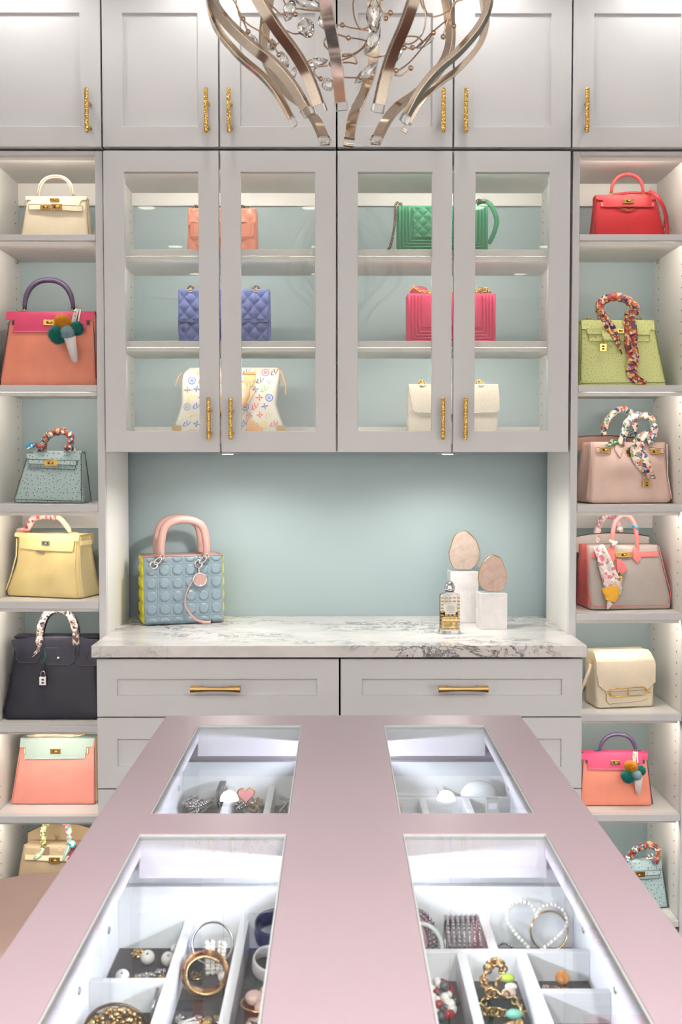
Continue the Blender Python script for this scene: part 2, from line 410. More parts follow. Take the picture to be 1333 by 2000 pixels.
# glass display cabinets
zc0, zc1 = P(660, 883, YD)[1], P(660, 294.5, YD)[1]
oz0, oz1 = P(660, 842, YD)[1], P(660, 336, YD)[1]
openx = [(243.5+1, 388.5), (471, 616), (699.5, 844), (928.5, 1072)]
hx2 = [407.5, 450.5, 866, 910]
cab_shelf = [(P(660, 485.5, YT)[1], P(660, 498.5, YT)[1]), (P(660, 665, YT)[1], P(660, 678, YT)[1])]
labs = ['glass fronted display cabinet holding the salmon, blue and monogram bags', 'glass fronted display cabinet holding the green, pink and ivory bags']
zcb = zc0 + .022                                    # inside floor
for u in (0, 1):
    t = thing('display_cabinet', labs[u], 'cabinet', group='glass display cabinets')
    xa, xb = xg[1+2*u]+.001, xg[3+2*u]-.001
    bx('side_panel', WHITE, t, xa, xa+.018, YT+.004, YB+.006, zc0+.004, zt0-.002)
    bx('side_panel', WHITE, t, xb-.018, xb, YT+.004, YB+.006, zc0+.004, zt0-.002)
    bx('top_panel', WHITE, t, xa+.018, xb-.018, YT+.004, YB, P(660, 322, YT)[1], zt0-.002)
    bx('bottom_panel', WHITE, t, xa+.018, xb-.018, YT+.004, YB, zc0+.006, zcb)
    bx('back_panel', TEAL, t, xa+.018, xb-.018, YB, YB+.006, zcb, zt0-.03)
    bx('back_rail', WHITE, t, xa+.018, xb-.018, YB-.014, YB, P(660, 404, YB)[1], P(660, 322, YT)[1])
    bx('back_rail', WHITE, t, xa+.018, xb-.018, YB-.01, YB, zcb, P(660, 834, YB)[1])
    for (s1, s0) in cab_shelf:
        bx('shelf', WHITE, t, xa+.019, xb-.019, YT+.012, YB-.001, s0, s1, .001)
        led(t, LEDC, xa+.03, xb-.03, YT+.013, s0)
    led(t, LEDC, xa+.03, xb-.03, YT+.013, P(660, 322, YT)[1])
    g = G()
    for sx, d in ((xa+.0181, .0012), (xb-.0181, -.0012)):
        for yy in (YT+.05, YB-.04):
            for k in range(22):
                z = zcb+.06+k*.032
                if all(abs(z-s0) > .03 for s1, s0 in cab_shelf): g.lathe([(.0022, 0), (.0022, .0006)], (sx, yy, z), 8, Ry(math.pi/2 if d > 0 else -math.pi/2))
    g.build('shelf_pin_holes', DARKM, t, kind='stuff')
    for j in (0, 1):
        k = 2*u+j
        x0, x1 = xg[1+k]+.0022, xg[2+k]-.0022
        ox0 = P(openx[k][0], 590, YD)[0]; ox1 = P(openx[k][1], 590, YD)[0]
        d = shaker(t, 'door', x0, x1, zc0, zc1, YD, .058, glass=True, open_=(ox0, ox1, oz0, oz1))
        px = hx2[k]; X, _ = P(px, 817, YD-.028)
        pull_vertical(d, X, YD-.028, P(px, 859, YD-.028)[1], P(px, 776.5, YD-.028)[1])
# lamps under the cabinets
for px, lab in ((445, 'round puck light under the cabinet above the blue quilted bag'), (875, 'round puck light under the cabinet above the perfume bottle')):
    X, _ = P(px, 885, 3.008)
    t = thing('puck_light', lab, 'lamp', (X, 3.008, zc0+.004), group='puck lights under the cabinets')
    G().lathe([(.030, 0), (.034, -.002), (.034, -.008), (.027, -.009)], (0, 0, 0), 28).build('rim', STEEL, t)
    G().lathe([(.015, -.0085), (.015, -.0105)], (0, 0, 0), 24).build('lens', LENS, t)
    l = bpy.data.lights.new('puck', 'SPOT'); l.energy = PUCK_W; l.color = (1, .95, .88); l.spot_size = math.radians(165); l.spot_blend = .6; l.shadow_soft_size = .025
    lo = bpy.data.objects.new('puck_beam', l); COL.objects.link(lo); lo.parent = t; lo.location = (0, 0, -.013)

# ------------------------------------------------------------------ shelf towers
XI = .662; XO = .962
ys_left = [(458, 470), (752, 765), (985, 1000), (1175, 1189), (1418, 1430), (1594, 1607), (1800, 1812)]
ys_right = [(457, 469), (752, 765), (986, 1000), (1199, 1212), (1396, 1409), (1592, 1605), (1800, 1812)]
SHELF = {}
for side, ys, lab in ((-1, ys_left, 'grey shelf tower with the cream, coral and yellow handbags'), (1, ys_right, 'grey shelf tower with the red, lime and blush handbags')):
    t = thing('shelf_tower', lab, 'shelf', group='shelf towers')
    xi, xo = sorted((side*XI, side*XO))
    ztop = zt0-.004
    for xx in ((xi-.019, xi), (xo, xo+.02)):
        bx('side_panel', WHITE, t, xx[0], xx[1], YT+.02, YB+.006, 0, ztop)
        bx('stile', GREY, t, xx[0], xx[1], YT, YT+.0195, 0, ztop, .001)
    zh = P(660, 303, YT)[1]
    bx('header', GREY, t, xi, xo, YT, YT+.02, zh, ztop, .001)
    bx('top_panel', WHITE, t, xi, xo, YT+.02, YB, zh+.002, ztop)
    bx('back_panel', TEAL, t, xi, xo, YB, YB+.006, .08, ztop)
    led(t, LEDW, xi+.006, xo-.006, YT+.021, zh+.002)
    zz = []
    for k, (a, b) in enumerate(ys):
        z1, z0 = P(660, a, YT)[1], P(660, b, YT)[1]; zz.append(z1)
        sh = bx('shelf', WHITE, t, xi+.001, xo-.001, YT+.0205, YB-.001, z0, z1)
        bx('front_edge', GREY, sh, xi+.001, xo-.001, YT+.001, YT+.02, z0, z1, .001)
        if k < 6: led(t, LEDW, xi+.006, xo-.006, YT+.021, z0)
    SHELF[side] = zz
    bx('back_rail', WHITE, t, xi, xo, YB-.014, YB, P(660, 404, YB)[1], zh+.002)
    zb = P(660, ys[2][1], YT)[1]
    bx('back_rail', WHITE, t, xi, xo, YB-.014, YB, P(660, 1031, YB)[1], zb)
    bx('toe_kick', SHADOW, t, xi, xo, YT+.05, YT+.065, 0, P(660, 1812, YT)[1])
    g = G()
    for sx, d in ((xi+.0001, 1), (xo-.0001, -1)):
        for yy in (YT+.055, YB-.045):
            z = zz[-1]+.05
            while z < zh-.03:
                if all(abs(z-q) > .025 for q in zz): g.lathe([(.0022, 0), (.0022, .0006)], (sx, yy, z), 8, Ry(d*math.pi/2))
                z += .032
    g.build('shelf_pin_holes', DARKM, t, kind='stuff')
    # clear shelf clips in the back corners
    for q, (a, b) in zip(zz, ys):
        z0 = P(660, b, YT)[1]
        for sx, d in ((xi, 1), (xo, -1)):
            G().box(min(sx, sx+d*.006), max(sx, sx+d*.006), YB-.05, YB-.038, z0-.012, z0-.001).build('shelf_clip', STEEL, t, .001)

# ------------------------------------------------------------------ base drawers and worktop
ZT = P(257, 1203, YW)[1]; Y0 = 2.81
xl, xr, xm = -.637, .648, .0053
zd = [P(660, y, Y0)[1] for y in (1287, 1400, 1402, 1540, 1542, 1760)]
for u, (xa, xb, lab, hp) in enumerate(((xl, xm, 'grey drawer base with brass pull below the blue quilted handbag', (372, 470)), (xm, xr, 'grey drawer base with brass pull below the perfume bottle', (857, 954)))):
    t = thing('drawer_base', lab, 'cabinet', group='drawer bases')
    bx('carcass', GREY, t, max(xa+.004, -.641), min(xb-.004, .641), Y0+.021, YW-.002, .09, ZT-.04)
    bx('toe_kick', SHADOW, t, xa+.004, xb-.004, Y0+.08, Y0+.095, 0, .09)
    for r in range(3):
        z1, z0 = zd[2*r], zd[2*r+1]
        pz = [(1358, 1327), (1498, 1444), (1700, 1588)][r]
        ix0 = P((229, 708)[u], 1342, Y0)[0]; ix1 = P((620, 1098)[u], 1342, Y0)[0]
        d = shaker(t, 'drawer', xa+.0022, xb-.0022, z0, z1, Y0, .05, open_=(ix0, ix1, P(660, pz[0], Y0)[1], P(660, pz[1], Y0)[1]))
        if r == 0: pz_c = 1346
        else: pz_c = [0, 1471, 1644][r]
        yh = Y0-.03
        hx0 = P(hp[0], pz_c, yh)[0]; hx1 = P(hp[1], pz_c, yh)[0]; zz = P(660, pz_c, yh)[1]
        h = G().tube([(hx0+(hx1-hx0)*i/20, yh, zz) for i in range(21)], lambda q: .0062+.0036*(2*q-1)**2, 18).build('handle', BRUSH, d, .0006, label='waisted brushed brass pull')
        for k in (.2, .8):
            xx = hx0+(hx1-hx0)*k; G().tube([(xx, yh, zz), (xx, Y0, zz)], .004, 10).build('post', BRUSH, h)
MARB = marble('grey_veined_marble', (96, 94, 98), (238, 236, 234), 7, .8)
x0, x1 = -.6435, .6515; yf = 2.79; zb = P(660, 1284, yf)[1]
g = G(); xin = .6435
xin = .6424
pl = [(x0, yf), (x1, yf), (x1, YT-.001), (xin-.0003, YT-.001), (xin-.0003, YW-.001), (-.6415, YW-.001), (-.6415, YT-.001), (x0, YT-.001)]
n = len(pl)
g.add([(x, y, zb) for x, y in pl] + [(x, y, ZT) for x, y in pl], [tuple(range(n-1, -1, -1)), tuple(range(n, 2*n))] + [(i, (i+1) % n, (i+1) % n+n, i+n) for i in range(n)], True)
o = g.build('marble_worktop', MARB, None, .011, seg=5); tag(o, 'white marble worktop with grey veins and a rounded front edge', 'worktop')

# ------------------------------------------------------------------ ceiling downlights
def downlight(x, y, lab, watts, size=110, grp='ceiling downlights'):
    t = thing('ceiling_downlight', lab, 'lamp', (x, y, ZCEIL), group=grp)
    G().lathe([(.062, 0), (.062, -.004), (.05, -.006), (.046, -.002), (.046, .0)], (0, 0, 0), 28).build('trim_ring', WALLP, t)
    G().lathe([(.046, -.001), (.046, -.003)], (0, 0, 0), 28).build('lens', LENS, t)
    l = bpy.data.lights.new('downlight', 'SPOT'); l.energy = watts; l.color = (1, .985, .965); l.spot_size = math.radians(size); l.spot_blend = .6; l.shadow_soft_size = .05
    lo = bpy.data.objects.new('downlight_beam', l); COL.objects.link(lo); lo.parent = t; lo.location = (0, 0, -.012)
wl = 'small downlight in the ceiling close to the upper cabinet doors'
for px in (40, 420, 930, 1305):
    X = P(px, 20, YD)[0]; downlight(X, 2.80, wl, WASH_W, 150, 'downlights washing the cabinet doors')
for y, dw in zip((-.05, -1.1, -2.1), DOWN_W):
    for x in (-1.05, -.15, .76, 1.35): downlight(x, y, 'round recessed downlight in the ceiling of the open room', dw, 140)
# ------------------------------------------------------------------ jewellery island
ZI = CZ - .458
IX0, IX1, IY0, IY1 = -.314, .335, .762, 1.952
WX = [(-.247, -.0635), (.081, .260)]; WY = [(.8375, 1.3175), (1.397, 1.877)]
TT = .028; TRIMG = paint('pale_grey_trim', (196, 199, 198), .4)
isl = thing('jewellery_island', 'dusty pink island with four glass windows over lit jewellery trays', 'island')
xs = [IX0, WX[0][0], WX[0][1], WX[1][0], WX[1][1], IX1]; ysv = [IY0, WY[0][0], WY[0][1], WY[1][0], WY[1][1], IY1]
g = G(); vid = {}
def vv(i, j, k):
    if (i, j, k) not in vid: vid[i, j, k] = len(g.v); g.v.append((xs[i], ysv[j], ZI - TT*k))
    return vid[i, j, k]
hole = lambda i, j: i in (1, 3) and j in (1, 3)
solid = lambda i, j: 0 <= i < 5 and 0 <= j < 5 and not hole(i, j)
for i in range(5):
    for j in range(5):
        if hole(i, j): continue
        for k in (0, 1): g.f.append((vv(i, j, k), vv(i+1, j, k), vv(i+1, j+1, k), vv(i, j+1, k)))
        for (a, b, c, d, ni, nj) in ((i, j, i+1, j, i, j-1), (i+1, j, i+1, j+1, i+1, j), (i+1, j+1, i, j+1, i, j+1), (i, j+1, i, j, i-1, j)):
            if not solid(ni, nj): g.f.append((vv(a, b, 0), vv(c, d, 0), vv(c, d, 1), vv(a, b, 1)))
g.flat = set(range(len(g.f)))
g.build('top', PINK, isl, .0012)
zb1 = ZI - TT - .0005
XC = .0095; ZF = ZI - .154; ZDV = ZI - .118            # tray floor, divider tops
bodyp = [(IX0+.012, IX0+.028, IY0+.012, IY1-.012), (IX1-.028, IX1-.012, IY0+.012, IY1-.012), (IX0+.028, IX1-.028, IY0+.012, IY0+.028), (IX0+.028, IX1-.028, IY1-.028, IY1-.012)]
for b in bodyp: bx('side_panel', PINK, isl, b[0], b[1], b[2], b[3], .08, zb1, .001)
bx('plinth', SHADOW, isl, IX0+.05, IX1-.05, IY0+.05, IY1-.05, 0, .08)
bx('centre_partition', TRAYW, isl, XC-.008, XC+.008, IY0+.029, IY1-.029, .08, zb1)
bx('middle_partition', TRAYW, isl, IX0+.029, XC-.0085, 1.352, 1.366, .08, zb1)
bx('middle_partition', TRAYW, isl, XC+.0085, IX1-.029, 1.352, 1.366, .08, zb1)
TX = [(IX0+.036, XC-.0085), (XC+.0085, IX1-.036)]
TY = [(IY0+.03, 1.350), (1.368, IY1-.03)]
TRAY = {}
for i in (0, 1):
    for j in (0, 1):
        wx, wy = WX[i], WY[j]
        p = bx('glass_pane', GLASS, isl, wx[0]+.0025, wx[1]-.0025, wy[0]+.0025, wy[1]-.0025, ZI-.0024, ZI-.002)
        g = G(); g2 = G(); e = .0024
        for (a, b, c, d) in ((wx[0], wx[1], wy[0], wy[0]+e), (wx[0], wx[1], wy[1]-e, wy[1]), (wx[0], wx[0]+e, wy[0]+e, wy[1]-e), (wx[1]-e, wx[1], wy[0]+e, wy[1]-e)):
            g.box(a+.0003, b-.0003, c+.0003, d-.0003, ZI-.0065, ZI-.0008); g2.box(a+.0003, b-.0003, c+.0003, d-.0003, (zb1-.026 if c > wy[1]-.01 and b-a > .01 else ZI-TT+.0005), ZI-.0068)
        g.build('window_trim', TRIMG, isl); g2.build('window_lining', LILAC, isl)
        tx, ty = TX[i], TY[j]
        tr = G()
        tr.box(tx[0], tx[1], ty[0], ty[1], ZF-.012, ZF)
        trp = tr.build('tray', TRAYW, isl)
        bk = ty[1]
        for (a, b, c, d) in ((tx[0]-.0075, tx[0], ty[0], bk), (tx[0], tx[1], ty[0], ty[0]+.01), (tx[0], tx[1], bk-.013, bk-.001)):
            if i == 1 and a < tx[0]: a, b = tx[1], tx[1]+.0075
            bx('tray_side', TRAYW, trp, a, b, c, d, ZF-.012, ZI-.078 if c < bk-.02 and (b-a) > .02 else ZI-.0745, .0008)
        bx('liner', VELVETD, trp, tx[0]+.002, tx[1]-.002, ty[0]+.011, bk-.014, ZF+.0002, ZF+.0012)
        TRAY[i, j] = (trp, tx, (ty[0]+.01, bk-.013))
        # LED channel under the centre bar
        s = -1 if i == 0 else 1; xe = XC + s*.0085
        bx('led_strip', LEDI, isl, min(xe+s*.0005, xe+s*.003), max(xe+s*.0005, xe+s*.003), wy[0], wy[1], zb1-.006, zb1-.002)
        bx('led_channel', STEEL, isl, min(xe+s*.0005, xe+s*.018), max(xe+s*.0005, xe+s*.018), wy[0], wy[1], zb1-.0145, zb1-.0135)
        so = tx[0] if i == 0 else tx[1]
        for yy in (bk-.07, bk-.22):
            sc_ = G().lathe([(.0045, 0), (.0045, .0012), (.003, .002), (.001, .0012)], (so, yy, ZI-.105), 14, Ry(math.pi/2 if i == 0 else -math.pi/2)).build('screw', SILVER, isl)
def divider(tr, x0, x1, y0, y1): bx('divider', TRAYW, tr, x0, x1, y0, y1, ZF, ZDV, .0008)
w2 = .0058
tr, tx, ty = TRAY[0, 0]
for x in (-.188, -.118): divider(tr, x-w2, x+w2, ty[0], ty[1])
divider(tr, tx[0], -.188-w2, 1.176, 1.186); 
tr, tx, ty = TRAY[0, 1]
for x in (-.190, -.118): divider(tr, x-w2, x+w2, ty[0], ty[1])
divider(tr, tx[0], -.190-w2, 1.72, 1.73)
tr, tx, ty = TRAY[1, 0]
divider(tr, tx[0], tx[1], 1.248, 1.258); divider(tr, .186-w2, .186+w2, 1.258, ty[1])
for x in (.146, .218): divider(tr, x-w2, x+w2, ty[0], 1.248)
divider(tr, .218+w2, tx[1], 1.150, 1.160)
tr, tx, ty = TRAY[1, 1]
divider(tr, tx[0], tx[1], 1.838, 1.848); divider(tr, .184-w2, .184+w2, 1.848, ty[1])
for x in (.146, .222): divider(tr, x-w2, x+w2, ty[0], 1.838)

# ------------------------------------------------------------------ jewellery
FZ = ZF + .0012
def jmat(name, rgb, rough=.25, met=0): return paint(name, rgb, rough, 0) if not met else metal(name, rgb, rough)
CHARC = jmat('grey_pearl', (72, 78, 80), .15); TORT = paint('tortoiseshell', (150, 96, 44), .12); RHIN = metal('rhinestone', (235, 232, 240), .08)
NAVY = paint('navy_enamel', (28, 34, 66), .15); IVORYE = paint('ivory_enamel', (228, 224, 222), .2); BLUSH = paint('blush_enamel', (226, 194, 182), .25)
RED = paint('red_bead', (150, 34, 44), .2); LIME = paint('lime_enamel', (176, 206, 70), .25); MINT = paint('mint_enamel', (120, 190, 170), .25); AMBER = paint('amber_enamel', (226, 150, 70), .2)
PALEG = paint('pale_jade', (206, 216, 212), .2); JGOLD = metal('jewellery_gold', (214, 178, 120), .2); JSIL = metal('jewellery_silver', (210, 206, 204), .18); CLEAR = solid_glass('clear_acrylic', (245, 245, 248), 1.4)
nt = TORT.node_tree; bs = nt.nodes['Principled BSDF']
nz = ntex(nt, coords(nt), 60, 4, .6, 1.0); nt.links.new(ramp(nt, nz.outputs[0], [(.4, srgb(46, 24, 12)), (.52, srgb(132, 74, 28)), (.66, srgb(200, 160, 112))]), bs.inputs['Base Color'])
def one(g, name, mat, label, cat, grp=None, **k):
    o = g.build(name, mat, None, **k); return tag(o, label, cat, grp)
def stud(x, y, r, lab):
    t = thing('pearl_earring', lab, 'earring', (x, y, FZ), group='pearl earrings in the tray')
    G().ball((0, 0, r), r, 16, 10).build('pearl', PEARL, t)
    G().ball((r*.1, -r*.55, r*1.75), r*.2, 8, 6).build('post_cap', JSIL, t)
stud(-.254, 1.243, .0085, 'large pearl earring nearest the tray side, among silver brooches'); stud(-.233, 1.292, .0088, 'large pearl earring in the middle of the brooch compartment')
stud(-.207, 1.287, .0088, 'large pearl earring touching the silver brooch by the divider'); stud(-.2022, 1.318, .0070, 'smaller pearl earring tucked in the corner at the divider')
def brooch(x, y, r, mat, lab, n=9, seed=0, h=.006, cat='brooch', grp=None):
    rnd = random.Random(seed); t = thing('brooch', lab, cat, (x, y, FZ), group=grp)
    g = G(); g.ball((0, 0, h*.9), r*.35, 10, 6, (1, 1, .7))
    for k in range(n):
        a = 2*math.pi*k/n; rr = r*rnd.uniform(.55, .85)
        g.ball((rr*math.cos(a), rr*math.sin(a), h*rnd.uniform(.6, .95)), r*rnd.uniform(.22, .34), 7, 5)
    g.build('stones', mat, t)
    g = G(); g.lathe([(r*.9, 0), (r*.9, .002), (r*.5, h*.6), (r*.2, h*.8)], (0, 0, 0), 14); g.build('setting', JGOLD if seed % 2 else JSIL, t)
brooch(-.249, 1.315, .0085, JGOLD, 'gold flower brooch beside the large pearls in the far corner', 7, 1)
brooch(-.226, 1.25, .010, JSIL, 'silver cluster brooch between the two nearer pearl earrings', 10, 2)
brooch(-.205, 1.24, .010, JGOLD, 'gold cluster brooch in front of the pearl earrings', 11, 3)
brooch(-.247, 1.212, .009, JSIL, 'silver cluster brooch at the front of the pearl compartment', 8, 4)
brooch(-.213, 1.262, .007, RHIN, 'small rhinestone brooch beneath the pearl earrings', 9, 5)
def bangle(name, c, R0, r, mat, label, tiltx=0, tilty=0, rz=0, sx=1, sy=1, cat='bracelet', grp=None, k=10, n=40):
    R = Rz(rz) @ Rx(tiltx) @ Ry(tilty); g = G()
    pts = [Vector((R0*math.cos(2*math.pi*i/n), R0*math.sin(2*math.pi*i/n), 0)) for i in range(n)]
    vs = []; fs = []
    for i, p in enumerate(pts):
        d = p.normalized()
        for q in range(k):
            a = 2*math.pi*q/k; vs.append(Vector(c) + R @ (p + d*r*sx*math.cos(a) + Vector((0, 0, r*sy*math.sin(a)))))
    for i in range(n):
        for q in range(k): fs.append((i*k+q, i*k+(q+1) % k, ((i+1) % n)*k+(q+1) % k, ((i+1) % n)*k+q))
    g.add(vs, fs); return one(g, name, mat, label, cat, grp)
def strand(name, pts, r, mat, label, cat='necklace', closed=True, jitter=0, grp=None, gap=1.9, n=8, wire=None):
    path = cr(pts, 40, closed); t = thing(name, label, cat, (0, 0, 0), group=grp)
    g = G(); acc = 0; prev = path[0]; rnd = random.Random(3); cnt = 0
    for p in path + ([path[0]] if closed else []):
        acc += (p-prev).length; prev = p
        if acc >= r*gap or cnt == 0:
            acc = 0; cnt += 1; g.ball(p, r*(1+jitter*rnd.uniform(-1, 1)), n, 6)
    g.build('beads', mat, t)
    G().tube(path, r*.25, 6, closed).build('thread', wire or JSIL, t)
    return t
# middle compartment of the nearer tray: bangles
bangle('bangle', (-.1525, 1.283, FZ+.030), .0245, .0016, JSIL, 'tall silver bangle leaning behind the pearl earring drops', math.radians(62), 0, .1, 1, 4.0)
bangle('bangle', (-.153, 1.215, FZ+.026), .0250, .005, TORT, 'wide tortoiseshell bangle in the middle compartment', math.radians(32), 0, .2, .6, 1.6)
g = G(); R = Rz(.3) @ Rx(math.radians(30)); n = 90
g.tube([Vector((-.150, 1.193, FZ+.034)) + R @ Vector((.022*math.cos(a), .024*math.sin(a), 0)) for a in [math.radians(35 + 290*i/n) for i in range(n+1)]], lambda t: .0017*(1+.3*math.sin(t*190)), 8)
one(g, 'cuff_bracelet', JGOLD, 'twisted gold open cuff lying on the tortoiseshell bangle', 'bracelet')
for k, (x, y, a) in enumerate(((-.153, 1.262, .25), (-.1385, 1.261, -.55))):
    t = thing('pearl_drop', ('pearl drop cluster leaning left against the silver bangle', 'pearl drop cluster leaning right against the silver bangle')[k], 'earring', (x, y, FZ), a, 'pearl drop clusters')
    g = G()
    for q in range(9):
        for s in (-1, 1): g.ball((s*.003, -.004+q*.0006, .006+q*.0042), .0034, 8, 6)
    g.build('pearls', PEARL, t); G().tube([(0, -.004, .002), (0, 0, .044)], .0012, 6).build('pin', JSIL, t)
t = thing('pearl_earring', 'round pearl earring below the leaning pearl drops', 'earring', (-.135, 1.246, FZ)); G().ball((0, 0, .007), .007, 14, 9).build('pearl', PEARL, t); G().ball((0, 0, .0145), .0015, 8, 6).build('post_cap', JSIL, t)
for k in range(5):
    brooch(-.174+.0105*k, 1.155-.006*(k % 2), .0052, (JSIL, JGOLD, RHIN, JSIL, JGOLD)[k], ('silver', 'gold', 'rhinestone', 'dull silver', 'pale gold')[k]+' trinket below the tortoiseshell bangle, %s from the pearl compartment' % ('first', 'second', 'third', 'fourth', 'fifth')[k], 8, 20+k)
brooch(-.168, 1.257, .009, GUN, 'dark bronze brooch by the foot of the silver bangle', 8, 31)
# right compartment: cuffs
bangle('cuff_bracelet', (-.075, 1.300, FZ+.040), .026, .002, NAVY, 'navy enamel cuff with pale lettering patches', math.radians(12), 0, 0, 1, 6)
bangle('cuff_bracelet', (-.080, 1.250, FZ+.020), .020, .002, IVORYE, 'ivory enamel cuff below the navy cuff', math.radians(20), 0, .4, 1, 5)
brooch(-.080, 1.214, .011, RHIN, 'rhinestone star brooch in front of the ivory cuff', 7, 40)
brooch(-.060, 1.225, .006, BLUSH, 'cream brooch beside the rhinestone star', 6, 41)
t = thing('petal_cuff', 'blush enamel petal cuff with gold rim', 'bracelet', (-.088, 1.185, FZ))
g = G()
for (dx, dy, r, z) in ((-.006, .0, .011, .012), (.008, .008, .008, .016), (.004, -.014, .009, .008)): g.ball((dx, dy, z), r, 14, 8, (1, .8, .35), Rx(.9))
g.build('petals', BLUSH, t); G().tube([Vector((.0, -.006, .006)) + Vector((.02*math.cos(a), .02*math.sin(a), .003)) for a in [2*math.pi*i/40 for i in range(40)]], .0014, 8, True).build('rim', JGOLD, t)
brooch(-.080, 1.150, .010, RHIN, 'crystal flower brooch nearest the front of the cuff compartment', 9, 43)
# small box: gold purse frame
t = thing('beaded_pouch', 'gold beaded pouch with metal frame in the front side compartment', 'pouch', (-.238, 1.128, FZ))
g = G(); rnd = random.Random(5)
for k in range(150):
    a = rnd.uniform(0, math.pi); rr = math.sqrt(rnd.random())*.03
    g.ball((rr*math.cos(a)*1.1, -.004+rnd.uniform(-.01, .012), .004+rr*math.sin(a)*.85), rnd.uniform(.0022, .0036), 6, 4)
g.build('beading', JGOLD, t, kind='stuff'); G().tube([(.034*math.cos(a), .0, .004+.030*math.sin(a)) for a in [math.pi*i/20 for i in range(21)]], .0018, 8).build('frame', GUN, t)
one(G().tube([(-.205, 1.14, FZ+.004), (-.198, 1.16, FZ+.036)], lambda q: .002+.0015*math.sin(q*3.1), 8), 'hair_pin', SILVER, 'silver hair pin standing beside the gold beaded pouch', 'hair pin')
brooch(-.2025, 1.095, .006, IVORYE, 'ivory flower brooch next to the beaded pouch', 6, 45)
# rhinestone bangles, nearer right tray
for k in range(7):
    x = .134 + k*.0062
    t = thing('rhinestone_bangle', 'rhinestone bangle standing in the row of seven, %s from the divider' % ('seventh', 'sixth', 'fifth', 'fourth', 'third', 'second', 'first')[k], 'bracelet', (x, 1.292, FZ+.030), group='row of rhinestone bangles')
    g = G(); n = 34
    for i in range(n):
        a = 2*math.pi*i/n; g.ball((0, .0275*math.cos(a), .0275*math.sin(a)), .0024, 6, 4, flat=True)
    g.build('stones', RHIN, t); G().torus((0, 0, 0), .0265, .0016, 32, 6, Ry(math.pi/2)).build('band', JSIL, t)
for k in range(3):
    x, y, z, a = .097-(k-1)*.0066*.73, 1.305-(k-1)*.0066*.68, .031, .75
    t = thing('rhinestone_bangle', 'rhinestone bangle leaning at an angle behind the jade bangle, %s one' % ('far', 'middle', 'near')[k], 'bracelet', (x, y, FZ+z), a, 'leaning rhinestone bangles')
    g = G()
    for i in range(34):
        q = 2*math.pi*i/34
        g.ball((0, .0285*math.cos(q), .0285*math.sin(q)), .0026, 6, 4, flat=True)
    g.build('stones', RHIN, t); G().torus((0, 0, 0), .0272, .0018, 32, 6, Ry(math.pi/2)).build('band', JSIL, t)
bangle('bangle', (.0985, 1.2705, FZ+.0305), .027, .003, PALEG, 'pale jade bangle propped in front of the rhinestone bangles', math.radians(72), 0, 0, 1, 1.2)
# pearl heart and dark beads
hz = FZ+.012; hp = []
for i in range(36):
    a = 2*math.pi*i/36; hx_ = 16*math.sin(a)**3; hy = 13*math.cos(a)-5*math.cos(2*a)-2*math.cos(3*a)-math.cos(4*a)
    hp.append(Vector((.246, 1.304, hz+.030)) + Rz(-.25) @ Rx(math.radians(58)) @ Vector((hx_*.0023, hy*.0023, 0)))
strand('pearl_bracelet', hp[::2], .0026, PEARL, 'heart shaped pearl bracelet propped in the far compartment', 'bracelet')
strand('bead_bracelet', [(.200, 1.286, FZ+.006), (.210, 1.274, FZ+.006), (.226, 1.267, FZ+.006), (.242, 1.270, FZ+.006)], .0052, CHARC, 'dark grey pearl bead bracelet below the pearl heart', 'bracelet', False)
brooch(.2015, 1.3015, .007, BLUSH, 'cream shell brooch at the corner by the dark beads', 8, 50); brooch(.268, 1.268, .007, IVORYE, 'ivory brooch in front of the pearl heart', 7, 51)
strand('chain_necklace', [(.196, 1.322, FZ+.004), (.210, 1.332, FZ+.008), (.222, 1.324, FZ+.004), (.212, 1.316, FZ+.006)], .0018, JSIL, 'fine silver chain coiled behind the dark beads', 'necklace')
bangle('bangle', (.266, 1.326, FZ+.026), .024, .0012, JGOLD, 'thin gold bangle behind the pearl heart', math.radians(80), 0, .1, 1, 2)
# front row
rnd = random.Random(11)
t = thing('bead_necklace', 'heaped necklace of red, pearl and grey beads', 'necklace', (.115, 1.19, FZ))
beads = {0: G(), 1: G(), 2: G()}
for k in range(70):
    a = rnd.uniform(0, 6.28); rr = .024*math.sqrt(rnd.random()); r = rnd.uniform(.0038, .0062)
    beads[rnd.randrange(3)].ball((rr*math.cos(a)*.75, rr*math.sin(a)*1.6, r + .0005 + .026*rnd.random()*(1-rr/.026)), r, 9, 6)
for k, m, nm in ((0, RED, 'red_beads'), (1, PEARL, 'pearl_beads'), (2, CHARC, 'grey_beads')): beads[k].build(nm, m, t, kind='stuff')
t = thing('charm_bracelet', 'gold curb charm bracelet heaped with enamel charms', 'bracelet', (.180, 1.17, FZ+.002))
g = G(); path = cr([(-.022, .0, .006), (-.006, .022, .012), (.010, .040, .030), (.0, .046, .036), (-.012, .036, .024), (-.010, .012, .018), (.012, .0, .018), (.022, -.018, .008), (-.004, -.022, .012), (-.020, -.012, .008)], 9)
for k, p in enumerate(path[::2]):
    g.torus(p, .0048, .0013, 12, 6, Rz(k*1.3) @ Rx(.5 if k % 2 else 1.6) @ Ry(.6*(k % 3)))
g.build('links', JGOLD, t)
for nm, m, c, r in (('lime_charm', LIME, (.014, .032, .024), .007), ('cream_charm', IVORYE, (.016, .020, .020), .006), ('pink_charm', BLUSH, (.012, .010, .018), .007), ('teal_charm', MINT, (.012, -.026, .012), .008)):
    G().ball(c, r, 12, 8, (1.2, .7, .7)).build(nm, m, t)
for k in range(4): brooch(.235+.011*k-.004, 1.228-.003*k, .0046, (BLUSH, BLUSH, JGOLD, AMBER)[k], ('blush stone ring beside the divider', 'blush stone ring second from the divider', 'gold ring next to the amber ring', 'amber enamel brooch by the tray side')[k], 6, 60+k, cat='ring')
